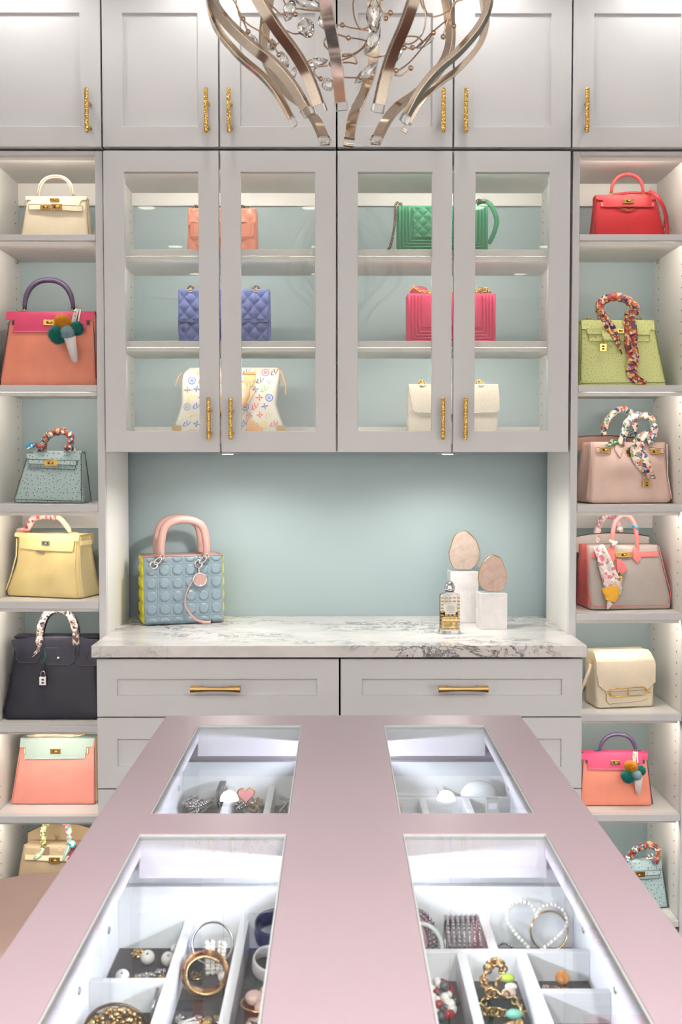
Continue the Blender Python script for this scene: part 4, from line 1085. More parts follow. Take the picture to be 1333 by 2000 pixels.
# --- cream mini
b = Bag('kelly_style_handbag', 'small cream top-handle handbag with gold plates, beside the highest shelf header', ZL[0], YF, .075, 106, group=GC)
b.root.name = 'top_handle_handbag'
cm = leather((246, 232, 206)); cmd = leather((150, 132, 108), .5)
b.shape([(467, 38, 174), (385, 48, 165)], .072, .028, .004); b.body(cm, cm); b.topcover(cm)
b.poly([(46, 381), (166, 381), (166, 388), (156, 389), (152, 401), (57, 398), (57, 388), (46, 388)], .001, .003).build('flap', cm, b.root)
b.poly([(54, 398), (160, 402), (159, 413), (54, 409)], .005, .003).build('strap', cm, b.root); b.line([(54, 398), (160, 402), (159, 413), (54, 409)], .0006, cmd, 'strap_edge', .0085, closed=True)
b.line([(45, 389), (39, 466), (173, 466), (166, 389)], .0009, cmd)
b.lock(95, 113, 386, 392, GOLD, .006); b.lock(78, 98, 401, 410, GOLD, .010); b.lock(100, 121, 399, 411, GOLD, .011)
pth = b.arch(76, 142, 381, 346, 0, .85); b.handle(pth, .0052, cm); G().tube([p+Vector((0, -.0048, -.001)) for p in pth], .0011, 6).build('handle_edge', cmd, b.root); ring_ends(b, pth, .005, GOLD, cm)
# --- coral with ice cream charm (large left, smaller right)
PURP = leather((74, 62, 92)); CORAL = leather((252, 158, 132)); MAG = leather((224, 78, 122)); WCONE = leather((246, 242, 240)); 
def fur(c, r, mat, parent, seed, n=2200):
    rnd = random.Random(seed); g = G(); c = Vector(c); g.ball(c, r*.62, 14, 10)
    for k in range(n):
        d = Vector((rnd.gauss(0, 1), rnd.gauss(0, 1), rnd.gauss(0, 1))).normalized(); o = d.orthogonal().normalized(); q = d.cross(o); L = r*rnd.uniform(.82, 1.14)
        tip = c + (d + .15*Vector((rnd.gauss(0, 1), rnd.gauss(0, 1), rnd.gauss(0, 1)-.3))).normalized()*L; base = c + d*r*.58; w = r*.045
        g.add([base+o*w, base-o*w*.5+q*w*.8, base-o*w*.5-q*w*.8, tip], [(0, 1, 3), (1, 2, 3), (2, 0, 3)])
    return g.build('fur_pompom', mat, parent)
FORG, FGRN, FBLU = velvet((255, 172, 52)), velvet((40, 148, 138)), velvet((182, 220, 234))
def coral_bag(zs, tr, lab, labc):
    b = Bag('top_handle_handbag', lab, zs, YF, .105 if not tr else .085, 94, tr=tr, group=GC)
    k = b.s/(YF/F)
    b.shape([(755, -1, 188), (735, -1, 187), (608, 13, 180)], .10*k, .035*k, .009*k, .007, .008, lump=.006*k, seed=3)
    b.body(CORAL, PURP); b.topcover(MAG)
    b.poly([(6, 607), (180, 607), (178, 623), (164, 623), (164, 649), (21, 649), (22, 624), (5, 623)], .001, .003).build('flap', MAG, b.root)
    b.stitch([(23, 647), (162, 647)], WCONE)
    for x0 in (18, 166): b.poly([(x0, 625), (x0+5, 625), (x0+5, 634), (x0, 634)], .001, .003).build('strap_end', PURP, b.root)
    b.line([(12, 626), (0, 740)], .0012, PURP); b.line([(178, 626), (187, 740)], .0012, PURP)
    b.lock(81, 105, 624, 635, GOLD, .0055)
    pth = b.arch(48, 143, 606, 548, 0, .88); b.handle(pth, .0078*k, PURP); ring_ends(b, pth, .006*k, GOLD, PURP); b.feet()
    # charm
    c0 = b.front(137, 655, .02*k); S = b.s
    t = thing('fur_charm', labc, 'bag charm', group='ice cream fur charms'); t.location = b.root.location
    def L(px, py, off): return b.front(px, py, off)
    fur(L(126, 635, .039*k+.005), 18.5*S, FORG, t, 1); fur(L(118, 657, .040*k+.005), 19*S, FGRN, t, 2); fur(L(152, 644, .034*k+.004), 14.5*S, FGRN, t, 3); fur(L(137, 654, .048*k+.005), 14.5*S, FBLU, t, 4)
    tip = L(148, 709, .014*k); top = L(142, 662, .046*k+.005); d = (tip-top); g = G(); g.tube([top, top+d*.96, tip], lambda q: (11.5*(1-q)+2.2*q)*S, 16); g.build('leather_cone', WCONE, t)
    st = [L(146, 602, .004), L(143, 615, .008), L(141, 632, .014)]; o = G().ribbon(cr(st, 6), [(0, 8.5*S), (1, 8.5*S)], .002).build('studded_strap', leather((206, 216, 226)), t)
    g = G()
    for yq in (607, 615, 624): g.ball(L(143, yq, .012), 2.6*S, 8, 6)
    g.build('studs', leather((236, 226, 130)), t)
    G().ribbon(cr([L(152, 602, .004), L(151, 616, .007), L(150, 630, .012)], 6), [(0, 3*S), (1, 3*S)], .0015).build('thin_strap', WCONE, t)
    G().torus(L(150, 601, .004), 4*S, .0009, 14, 6, Rx(math.pi/2)).build('clip', GOLD, t)
coral_bag(ZL[1], None, 'large coral handbag with magenta flap and purple handle, shelf below the cream bag', 'ice cream fur charm on the larger coral bag, under the cream bag')
coral_bag(ZR_[5], lambda x, y: (1206 + (x-94)*.757, 1478 + (y-608)*.715), 'smaller coral handbag with magenta flap and purple handle, below the cream shoulder bag', 'ice cream fur charm on the smaller coral bag, below the cream shoulder bag')
# --- blue ostrich minis
OST = ostrich((176, 200, 202), (64, 76, 80)); BLK = leather((58, 54, 54), .5, .1)
SC_BRN = scarf([(126, 44, 30), (150, 60, 44), (240, 226, 206), (74, 30, 26), (200, 150, 110), (70, 150, 190), (110, 40, 30)], 90, 3)
SC_BLUE = scarf([(60, 160, 210), (90, 180, 220), (30, 110, 170), (230, 220, 200)], 60, 2)
def ostrich_mini(zs, tr, lab):
    b = Bag('top_handle_handbag', lab, zs, YF, .088, 96, tr=tr, group=GC); b.root.rotation_euler[2] = -.10 if not tr else .16
    b.shape([(984, 27, 164), (979, 27, 164), (884, 48, 157)], .085, .03, .004, .006, .004); b.body(OST, OST); b.topcover(OST)
    b.poly([(47, 882), (157, 884), (156, 900), (150, 900), (147, 918), (54, 915), (55, 908), (54, 897), (47, 897)], .001, .0025).build('flap', OST, b.root)
    b.line([(47, 897), (54, 897), (54, 915), (147, 918), (150, 901), (156, 900)], .0006, BLK, 'flap_edge', .004)
    b.poly([(53, 898), (150, 901), (150, 910), (53, 907)], .006, .0025).build('strap', OST, b.root); b.line([(53, 898), (150, 901), (150, 910), (53, 907)], .0006, BLK, 'strap_edge', .009, closed=True)
    b.line([(47, 897), (27, 977), (164, 980), (157, 886)], .0009, BLK)
    w = [(b.C(t)+b.W(t), b.D(t), t*b.h) for t in [k/8 for k in range(9)]]; G().tube(w, .001, 6).build('back_piping', BLK, b.root)
    b.lock(85, 114, 900, 911, GOLD, .0095); b.feet(r=.0045)
    pth = cr([Vector((b.p(x, y, -.004*k)[0], -.004*k, b.p(x, y, -.004*k)[1])) for k, (x, y) in enumerate(((82, 880), (87, 862), (96, 851), (112, 845), (128, 844), (141, 854), (140, 868), (134, 882)))], 6)
    b.wrap(pth, 6.6*b.s, SC_BRN, 8); b.knot(Vector((b.p(75, 874)[0], -.02, b.p(75, 874)[1])), 9*b.s, SC_BRN)
    b.tail([(70, 872), (60, 870), (48, 876)], [(0, 6), (.6, 12), (1, 7)], SC_BLUE, off=.008)
    b.tail([(124, 880), (134, 874), (146, 882)], [(0, 4), (.5, 12), (1, 4)], scarf([(236, 232, 226), (90, 160, 200), (90, 70, 60), (240, 240, 240)], 60), off=.002)
ostrich_mini(ZL[2], None, 'small pale blue ostrich handbag with scarf handle, right above the yellow bag')
ostrich_mini(ZR_[6], lambda x, y: (1260+(x-114)*.95, 1693+(y-885)*.95), 'small pale blue ostrich handbag with scarf handle, on the lowest shelf by the island')
# --- yellow
YEL = leather((244, 222, 158)); YELL = leather((250, 234, 184)); SC_PNK = scarf([(240, 190, 190), (222, 84, 66), (168, 40, 52), (246, 214, 206), (190, 170, 176), (250, 228, 220)], 75, 4)
b = Bag('top_handle_handbag', 'pale yellow slouchy handbag with pink scarf wound round its handle', ZL[3], YF, .15, 95, -.30, group=GC)
b.shape([(1170, 10, 176), (1158, 8, 174), (1135, 16, 170), (1105, 25, 166), (1075, 25, 163), (1048, 22, 164)], .13, .075, .006, .012, .012, lump=.012, seed=9); b.body(YEL, YELL); b.topcover(YEL)
b.poly([(20, 1044), (166, 1046), (165, 1058), (156, 1059), (154, 1079), (90, 1078), (34, 1075), (34, 1054), (20, 1052)], .001, .004).build('flap', YEL, b.root)
b.line([(24, 1056), (26, 1090), (18, 1130), (9, 1158)], .0022, YELL); b.line([(158, 1060), (160, 1110), (170, 1164)], .0022, YEL)
b.poly([(72, 1079), (92, 1081), (89, 1084), (76, 1082)], .002, .002).build('strap_tip', SILVER, b.root)
b.lock(86, 104, 1059, 1068, SILVER, .006)
g = G().box(.0, .001, 0, .001, 0, .001)
pth = cr([Vector((b.p(x, y, 0)[0], 0, b.p(x, y, 0)[1])) for x, y in ((36, 1043), (50, 1028), (57, 1015), (76, 1009), (98, 1009), (119, 1014), (136, 1032), (141, 1041))], 6)
b.handle(pth, .0075, YELL); b.wrap(pth, .0098, SC_PNK, 9, part=(.0, .68)); b.rings([pth[-1]+Vector((.006, -.004, 0))], .006, SILVER); G().ball((pth[-1].x+.014, 0, b.h+.003), .011, 10, 6, (1.4, 1, .4)).build('tab', YEL, b.root)
G().ball((pth[0].x, -.008, b.h+.008), .014, 12, 8, (1.4, 1, .7)).build('scarf_knot', SC_PNK, b.root)
xs_, zs_ = b.C(.88)+b.W(.88), .88*b.h; G().box(xs_-.001, xs_+.003, -.03, .03, zs_-.008, zs_+.006).build('side_strap', YELL, b.root, .001)
# --- navy
NV = leather((27, 27, 46), .38); NVD = leather((18, 18, 32), .4); SC_NV = scarf([(236, 226, 216), (214, 196, 184), (60, 40, 44), (226, 214, 206), (120, 100, 100), (244, 238, 230)], 95, 2)
b = Bag('tote_handbag', 'navy leather handbag with three flap tongues and scarf-wound handles', ZL[4], YF, .12, 100, group=GC)
b.shape([(1405, 6, 194), (1392, 3, 196), (1350, 12, 191), (1300, 18, 187), (1249, 22, 186)], .12, .05, .007, .012, .012, lump=.008, seed=5); b.body(NV, NVD); b.topcover(NV)
b.poly([(16, 1254), (60, 1249), (104, 1246), (150, 1249), (192, 1254), (192, 1272), (186, 1303), (152, 1303), (145, 1296), (150, 1274), (141, 1270), (142, 1294), (134, 1302), (88, 1300), (79, 1292), (83, 1270), (77, 1271), (72, 1292), (66, 1298), (34, 1297), (27, 1289), (26, 1276), (18, 1265)], .001, .0035).build('flap', NV, b.root)
NVE = leather((84, 84, 104), .5)
for q in ([(16, 1264), (26, 1276), (27, 1289), (34, 1297), (66, 1298), (72, 1292), (77, 1271)], [(83, 1270), (79, 1292), (88, 1300), (134, 1302), (142, 1294), (141, 1270)], [(150, 1274), (145, 1296), (152, 1303), (186, 1303)]): b.line(q, .0007, NVE, 'tongue_edge', .0046)
for x in (52, 168): b.line([(x+2, 1276), (x-2, 1290)], .0015, DARKM, 'slit', .0048)
G().ball(b.front(111, 1289, .006), .005, 10, 8, (1, .7, 1)).build('turn_lock', SILVER, b.root)
for yy, nm in ((-.032, 'front'), (.03, 'back')):
    pth = b.arch(77+(0 if yy < 0 else 6), 149+(0 if yy < 0 else 6), 1262, 1191 if yy < 0 else 1194, yy, .8)
    pth = [Vector(b.front(79, 1292, .003))]*0 + pth
    b.handle(pth, .006, NV)
    if yy < 0: b.wrap(pth, .0092, SC_NV, 17, part=(.0, 1))
for x in (78, 148):
    b.poly([(x-4, 1262), (x+4, 1262), (x+3, 1284), (x-3, 1284)], .005, .004).build('handle_tab', NVD, b.root)
b.tail([(76, 1262), (70, 1275), (60, 1286)], [(0, 5), (.5, 9), (1, 1)], SC_NV, off=.008); b.tail([(80, 1268), (84, 1285), (78, 1300)], [(0, 4), (.6, 8), (1, 3)], leather((24, 90, 78)), off=.004)
b.padlock(83, 1312, 1340, SILVER, 14*b.s); b.line([(86, 1296), (84, 1316)], .0012, NVD, 'cord', .007); b.feet(SILVER)
# --- coral and mint
MNT = leather((172, 192, 184)); COR2 = leather((246, 160, 146)); CRM = leather((248, 224, 186))
b = Bag('top_handle_handbag', 'coral handbag with mint flap and low cream handle, below the navy bag', ZL[5], 3.07, .11, 105, group=GC)
b.shape([(1580, 21, 186), (1560, 22, 185), (1450, 36, 180)], .105, .04, .006, .006, .004, lump=.003, seed=2); b.body(COR2, CRM); b.topcover(MNT)
b.poly([(34, 1448), (180, 1448), (178, 1464), (165, 1465), (163, 1486), (44, 1488), (45, 1466), (33, 1466)], .001, .003).build('flap', MNT, b.root); b.stitch([(46, 1486), (161, 1484)], WCONE)
for x in (41, 165): b.poly([(x, 1467), (x+4, 1467), (x+4, 1478), (x, 1478)], .001, .003).build('strap_end', CRM, b.root); b.line([(x, 1467), (x+4, 1467), (x+4, 1478), (x, 1478)], .0005, EDGE, 'strap_end_edge', .004, closed=True)
b.line([(34, 1467), (21, 1576)], .001, COR2); b.line([(180, 1466), (186, 1576)], .001, EDGE); b.lock(95, 115, 1467, 1477, GOLD, .0055)
pth = b.arch(66, 146, 1446, 1434, 0, .8); b.handle(pth, .0085, CRM, sx=1.4); ring_ends(b, pth, .0062, GOLD, CRM); b.feet()
for x in (62, 154): G().torus(Vector((b.p(x, 1441)[0], -.006, b.p(x, 1441)[1])), .006, .0016, 16, 6, Ry(.4) @ Rx(1.2)).build('gold_loop', GOLD, b.root)
# --- taupe
TPE = leather((176, 156, 126)); TPD = leather((120, 102, 80)); SC_GRN = scarf([(226, 224, 160), (196, 200, 110), (120, 110, 50), (240, 238, 210), (90, 90, 60)], 130, 2); SC_TRQ = scarf([(40, 150, 160), (230, 120, 90), (240, 226, 214), (190, 50, 70), (90, 190, 180), (244, 200, 180)], 85, 4)
b = Bag('tote_handbag', 'taupe handbag with green and turquoise scarf handles behind the ottoman', ZL[6], YF, .13, 104, group=GC)
b.shape([(1795, 22, 186), (1700, 32, 178), (1661, 38, 172)], .12, .06, .006, .01, .01, lump=.006, seed=4); b.body(TPE, TPE)
def back_flap(b, pts, mat, edge, d=None, top=None):
    d = d or b.D(1)*.6; q = [b.p(*p) for p in pts]; g = G().prism(q, d, d+.004); o = g.build('back_flap', mat, b.root)
    G().tube([(x, d-.0005, z) for x, z in q[:top or len(q)//2+1]], .0016, 6).build('flap_edge', edge, b.root); return o
back_flap(b, [(38, 1646), (62, 1634), (100, 1626), (140, 1630), (174, 1640), (174, 1680), (38, 1680)], TPE, EDGE, top=5)
b.poly([(44, 1677), (172, 1680), (172, 1689), (44, 1686)], .002, .003).build('strap', CRM, b.root); b.lock(92, 114, 1680, 1691, GOLD, .006)
b.line([(95, 1646), (100, 1650), (98, 1656)], .003, TPD, 'keyhole', -.03)
for x in (86, 136): b.poly([(x-4, 1663), (x+4, 1663), (x+6, 1676), (x, 1686), (x-6, 1676)], .001, .003).build('handle_tab', TPD, b.root)
g = G()
for k, w_ in enumerate((9, 7, 9)): 
    x_, z_ = b.p(112-w_/2, 1664+k*3); g.box(x_, x_+w_*b.s, b.yf(x_, z_)-.0008, b.yf(x_, z_)+.002, z_, z_+.0012)
g.build('stamp', CRM, b.root)
pth = cr([Vector((b.p(x, y, -.03)[0], -.03, b.p(x, y, -.03)[1])) for x, y in ((86, 1668), (85, 1640), (86, 1620), (96, 1607), (112, 1604), (126, 1607), (134, 1620), (136, 1645), (137, 1668))], 6)
b.wrap(pth, .0078, SC_GRN, 10, part=(0, .4)); b.wrap(pth, .0078, SC_TRQ, 9, part=(.4, 1)); b.knot(b.front(137, 1655, .008), .012, SC_TRQ)
p2 = b.arch(102, 153, 1640, 1606, .035, .85); b.wrap(p2, .007, SC_GRN, 12)
b.tail([(80, 1664), (72, 1676), (62, 1684)], [(0, 6), (.5, 12), (1, 5)], scarf([(226, 236, 214), (200, 216, 190), (150, 180, 140)], 60), off=.008); b.tail([(132, 1660), (126, 1672), (119, 1688)], [(0, 8), (.4, 9), (1, 1)], scarf([(170, 196, 190), (200, 216, 206)], 40), off=.01); b.tail([(138, 1662), (136, 1676), (130, 1684)], [(0, 4), (1, 4)], leather((170, 44, 70)), off=.009)

# --- red
REDL = leather((196, 44, 52)); RDE = leather((150, 70, 60), .5)
b = Bag('top_handle_handbag', 'small red handbag with gold lock and long shoulder strap', ZR_[0], YF, .08, 1232, group=GC)
b.shape([(467, 1162, 1302), (380, 1169, 1287)], .075, .03, .004, .006, .006); b.body(REDL, REDL); b.topcover(REDL)
b.poly([(1168, 378), (1287, 378), (1287, 387), (1278, 388), (1276, 403), (1183, 403), (1182, 389), (1168, 387)], .001, .003).build('flap', REDL, b.root); b.line([(1168, 387), (1182, 389), (1183, 403), (1276, 403), (1278, 388), (1287, 387)], .0007, RDE, 'flap_edge', .004)
for x in (1177, 1276): b.poly([(x, 393), (x+6, 393), (x+6, 402), (x, 402)], .001, .003).build('strap_end', leather((232, 110, 112)), b.root)
b.poly([(1205, 403), (1228, 411), (1250, 404), (1230, 408)], .004, .002).build('clasp_plate', GOLD, b.root)
b.line([(1167, 390), (1162, 464)], .0009, RDE); b.line([(1288, 388), (1301, 464)], .0009, RDE); b.lock(1220, 1241, 388, 396, GOLD, .0055)
pth = b.arch(1195, 1257, 377, 342, 0, .88); b.handle(pth, .005, leather((206, 70, 76))); G().tube([p+Vector((0, -.0046, -.001)) for p in pth], .001, 6).build('handle_edge', RDE, b.root); ring_ends(b, pth, .005, GOLD, REDL)
def strapb(b, pts, w, mat, name='shoulder_strap', nrm=(0, -1, 0), th=.002):
    G().ribbon(cr([Vector((b.p(x, y)[0], yy, b.p(x, y)[1])) for x, y, yy in pts], 8), [(0, w*b.s), (1, w*b.s)], th, nrm, 3).build(name, mat, b.root)
strapb(b, [(1272, 371, -.02), (1282, 384, -.045), (1294, 410, -.055), (1300, 440, -.055), (1302, 464, -.05)], 7, REDL)
strapb(b, [(1198, 377, .02), (1215, 370, .025), (1240, 367, .025), (1262, 368, .02), (1285, 374, .0), (1304, 392, .01), (1313, 415, .02), (1311, 432, .02), (1303, 445, .01)], 5, REDL)
# --- lime ostrich
LIM = ostrich((232, 240, 164), (184, 194, 108)); OLV = leather((122, 132, 62)); SC_ORG = scarf([(226, 130, 44), (240, 190, 90), (180, 50, 56), (60, 40, 60), (236, 200, 210), (200, 90, 60), (246, 222, 170), (120, 90, 130)], 95, 3)
b = Bag('top_handle_handbag', 'lime ostrich handbag with long orange scarf and gold padlock', ZR_[1], YF, .115, 1217, group=GC)
b.shape([(755, 1135, 1303), (735, 1136, 1300), (625, 1142, 1285)], .11, .04, .005, .006, .006); b.body(LIM, LIM); b.topcover(LIM)
b.poly([(1141, 623), (1285, 623), (1286, 643), (1274, 644), (1273, 667), (1156, 666), (1154, 654), (1152, 643), (1143, 642)], .001, .003).build('flap', LIM, b.root); b.line([(1143, 642), (1152, 643), (1156, 666), (1273, 667), (1274, 644), (1286, 643)], .0006, OLV, 'flap_edge', .004)
b.poly([(1151, 642), (1275, 644), (1275, 654), (1152, 652)], .005, .003).build('strap', LIM, b.root); b.line([(1152, 652), (1275, 654)], .0006, OLV, 'strap_edge', .008)
b.line([(1142, 643), (1135, 745)], .001, OLV); b.line([(1287, 645), (1302, 748), (1135, 750)], .001, OLV); b.lock(1209, 1224, 642, 650, GOLD, .010)
b.poly([(1178, 645), (1192, 645), (1200, 664), (1182, 664)], .008, .003).build('clochette', LIM, b.root); b.padlock(1180, 662, 687, GOLD, 14*b.s, .010)
w = [(b.C(t)-b.W(t), b.D(t), t*b.h) for t in [k/8 for k in range(9)]]; G().tube(w, .001, 6).build('back_piping', OLV, b.root)
for xx in (1160, 1260): G().torus(Vector((b.p(xx, 618)[0], 0, b.p(xx, 618)[1])), .006, .0018, 14, 6, Rx(.6)).build('gold_loop', GOLD, b.root); G().ball((b.p(xx, 621)[0], 0, b.h+.003), .010, 10, 6, (1.7, 1, .4)).build('tab', OLV, b.root)
pth = cr([Vector((b.p(x, y, -.006)[0], -.006, b.p(x, y, -.006)[1])) for x, y in ((1178, 622), (1172, 606), (1175, 592), (1190, 583), (1207, 581), (1226, 588), (1241, 602), (1240, 616))], 6)
b.wrap(pth, .0115, SC_ORG, 9)
b.tail([(1176, 606, .012), (1186, 625, .008), (1198, 643), (1207, 662), (1211, 680), (1216, 693)], [(0, 12), (.35, 20), (.7, 9), (1, 2)], SC_ORG, off=.013, sag=.002)
b.tail([(1232, 606, .014), (1233, 625, .008), (1236, 650), (1234, 675), (1238, 700), (1233, 725), (1240, 742), (1262, 750)], [(0, 16), (.15, 25), (.5, 24), (.75, 22), (.9, 14), (1, 8)], SC_ORG, off=.014, sag=.003); b.knot(b.front(1236, 614, .012), .012, SC_ORG)
# --- blush
BLU = leather((236, 206, 194)); BLD = leather((150, 116, 104)); SC_WHT = scarf([(242, 232, 218), (240, 226, 208), (210, 90, 80), (50, 90, 130), (236, 180, 150), (60, 60, 90), (120, 150, 110), (246, 238, 226)], 80, 0)
b = Bag('tote_handbag', 'blush leather handbag with floral scarf over two arched handles', ZR_[2], YF, .16, 1232, .16, group=GC)
b.shape([(985, 1146, 1312), (972, 1142, 1318), (940, 1147, 1312), (900, 1152, 1310), (864, 1154, 1312)], .14, .085, .006, .014, .014, lump=.016, seed=7); b.body(BLU, BLU)
back_flap(b, [(1131, 864), (1132, 855), (1160, 851), (1215, 850), (1300, 857), (1300, 880), (1131, 880)], BLD, EDGE, .03, top=5)
b.line([(1153, 866), (1150, 930), (1146, 976)], .0018, BLU); b.line([(1311, 868), (1308, 930), (1313, 976)], .0018, BLU)
for (x0, x1) in ((1161, 1190), (1272, 1303)): b.poly([(x0, 875), (x1, 877), (x1, 887), (x0, 885)], .001, .003).build('strap', BLU, b.root); b.line([(x0, 875), (x1, 877), (x1, 887), (x0, 885)], .0006, EDGE, 'strap_edge', .004, closed=True)
b.lock(1168, 1189, 875, 885, GOLD, .005); b.lock(1272, 1294, 878, 888, GOLD, .005); b.lock(1224, 1238, 875, 893, GOLD, .005)
p1 = cr([Vector((b.p(x, y, .05)[0], .05, b.p(x, y, .05)[1])) for x, y in ((1184, 858), (1186, 835), (1197, 815), (1213, 802), (1229, 801), (1243, 812), (1248, 832), (1243, 856))], 6); b.wrap(p1, .0088, SC_WHT, 10)
p2 = cr([Vector((b.p(x, y, -.048)[0], -.048, b.p(x, y, -.048)[1])) for x, y in ((1206, 872), (1213, 850), (1221, 826), (1234, 815), (1252, 812), (1268, 818), (1277, 838), (1272, 858), (1262, 868))], 6); b.wrap(p2, .0095, SC_WHT, 10)
b.poly([(1202, 866), (1212, 866), (1215, 880), (1206, 896), (1198, 882)], .001, .004).build('handle_tab', BLU, b.root); b.line([(1198, 878), (1206, 896), (1215, 880)], .0005, EDGE, 'tab_edge', .005)
b.tail([(1268, 846, .006), (1250, 862, .004), (1244, 884), (1250, 906), (1262, 924), (1276, 936)], [(0, 14), (.3, 32), (.6, 30), (.85, 18), (1, 2)], SC_WHT, off=.012, sag=.003)
b.tail([(1206, 864), (1194, 866), (1178, 873)], [(0, 6), (.5, 15), (1, 3)], scarf([(90, 140, 100), (150, 180, 150), (60, 90, 70), (220, 226, 210)], 60), off=.010)
b.padlock(1256, 930, 953, GOLD, 15*b.s); b.feet()
# --- grey and coral
GRY = leather((184, 176, 170)); COR3 = leather((244, 128, 128)); SC_PST = scarf([(236, 214, 210), (226, 190, 196), (168, 130, 140), (244, 236, 230), (214, 120, 140), (200, 196, 190)], 62, 3)
b = Bag('tote_handbag', 'grey handbag with coral sides, coral handle and a hanging pastel scarf', ZR_[3], YF, .15, 1230, .10, group=GC)
b.shape([(1192, 1148, 1312), (1170, 1148, 1313), (1120, 1148, 1304), (1068, 1149, 1294)], .14, .08, .006, .010, .016, lump=.006, seed=8); b.body(GRY, COR3)
back_flap(b, [(1136, 1062), (1136, 1055), (1170, 1049), (1215, 1046), (1260, 1048), (1295, 1054), (1295, 1085), (1136, 1085)], GRY, EDGE, .035, top=6)
b.line([(1149, 1070), (1148, 1180), (1160, 1186), (1308, 1184), (1312, 1160), (1303, 1120), (1294, 1070)], .0012, COR3)
b.poly([(1155, 1082), (1290, 1080), (1291, 1090), (1155, 1091)], .001, .003).build('strap', COR3, b.root); b.lock(1203, 1236, 1081, 1091, GOLD, .0055)
for x in (1194, 1245): b.poly([(x-5, 1072), (x+5, 1072), (x+8, 1092), (x, 1103), (x-8, 1092)], .004, .003).build('handle_tab', COR3, b.root)
pth = cr([Vector((b.p(x, y, -.047)[0], -.047, b.p(x, y, -.047)[1])) for x, y in ((1194, 1082), (1193, 1050), (1197, 1025), (1207, 1011), (1217, 1007), (1228, 1011), (1238, 1026), (1242, 1050), (1244, 1082))], 6); b.handle(pth, .0062, COR3)
p2 = [p+Vector((-.014, .09, -.006)) for p in pth]; b.handle(p2, .0062, COR3); b.wrap(p2, .0088, SC_PST, 12, part=(.1, .85)); b.knot(b.front(1197, 1062, .012), .010, SC_PST)
for k in range(2): G().torus(pth[-12]+Vector((0, 0, -.004*k)), .0095, .0018, 18, 6, Ry(.5)).build('cord_ring', leather((70, 160, 196)), b.root)
b.tail([(1168, 1068), (1176, 1090), (1184, 1118), (1190, 1140), (1193, 1158), (1178, 1194)], [(0, 20), (.3, 30), (.6, 34), (.8, 32), (1, 1)], SC_PST, off=.012, sag=.002)
b.tail([(1184, 1146), (1187, 1160), (1184, 1174)], [(0, 32), (.5, 33), (1, 20)], scarf([(248, 186, 44), (250, 196, 60), (240, 170, 40)], 30), 'scarf_border', off=.0155, sag=.001)
b.poly([(1203, 1094), (1212, 1094), (1224, 1112), (1212, 1123), (1203, 1116)], .007, .004).build('clochette', COR3, b.root)
b.line([(1190, 1074), (1204, 1096), (1200, 1118)], .0016, COR3, 'cord', .006); b.line([(1202, 1072), (1192, 1096), (1200, 1122)], .0016, COR3, 'cord', .006); b.padlock(1206, 1118, 1140, GOLD, 12*b.s); b.feet()
# --- cream shoulder bag
CRB = leather((238, 224, 200), .4, .1); CRE = leather((160, 140, 116), .5)
b = Bag('shoulder_bag', 'cream flap shoulder bag with oblong gold buckle, beside the marble worktop', ZR_[4], YF, .11, 1219, .16, group=GC)
b.shape([(1385, 1162, 1278), (1300, 1158, 1281), (1282, 1158, 1279), (1275, 1160, 1274)], .10, .06, .003, .008, .012, dtab=[(0, .048), (.85, .045), (1, .03)]); b.body(CRB, CRB)
b.poly([(1157, 1277), (1165, 1274), (1262, 1272), (1274, 1278), (1281, 1300), (1280, 1336), (1264, 1350), (1178, 1352), (1163, 1340), (1159, 1320)], .002, .004).build('flap', CRB, b.root)
b.line([(1159, 1320), (1163, 1340), (1178, 1352), (1264, 1350), (1280, 1336)], .0006, CRE, 'flap_edge', .006)
b.poly([(1178, 1350), (1266, 1350), (1264, 1368), (1252, 1372), (1184, 1376), (1179, 1370)], .001, .003).build('tab', CRB, b.root); b.line([(1178, 1352), (1179, 1370), (1184, 1376), (1252, 1372), (1264, 1368)], .0006, CRE, 'tab_edge', .004)
o = b.line([(1186, 1347), (1192, 1345), (1252, 1344), (1258, 1347), (1261, 1352), (1258, 1358), (1252, 1360), (1192, 1361), (1186, 1359), (1183, 1353)], .0017, GOLD, 'buckle', .009, 8, True); b.line([(1222, 1345), (1222, 1360)], .0013, GOLD, 'buckle_bar', .009)
for x in (1180, 1265): G().torus(b.front(x, 1353, .009), .004, .0012, 14, 6, Rx(1.2)).build('ring', GOLD, b.root)
strapb(b, [(1155, 1300, -.02), (1150, 1310, -.03), (1143, 1322, -.035), (1138, 1338, -.03), (1137, 1356, -.01), (1141, 1376, .01)], 7, CRB)
strapb(b, [(1282, 1300, .0), (1286, 1320, .01), (1286, 1345, .01), (1279, 1366, .0)], 4, CRB); G().torus(Vector((b.p(1156, 1297)[0], -.02, b.p(1156, 1297)[1])), .005, .0015, 14, 6, Rx(1.4)).build('ring', GOLD, b.root); G().torus(Vector((b.p(1283, 1305)[0], 0, b.p(1283, 1305)[1])), .005, .0015, 14, 6, Ry(1.4)).build('ring', GUN, b.root)

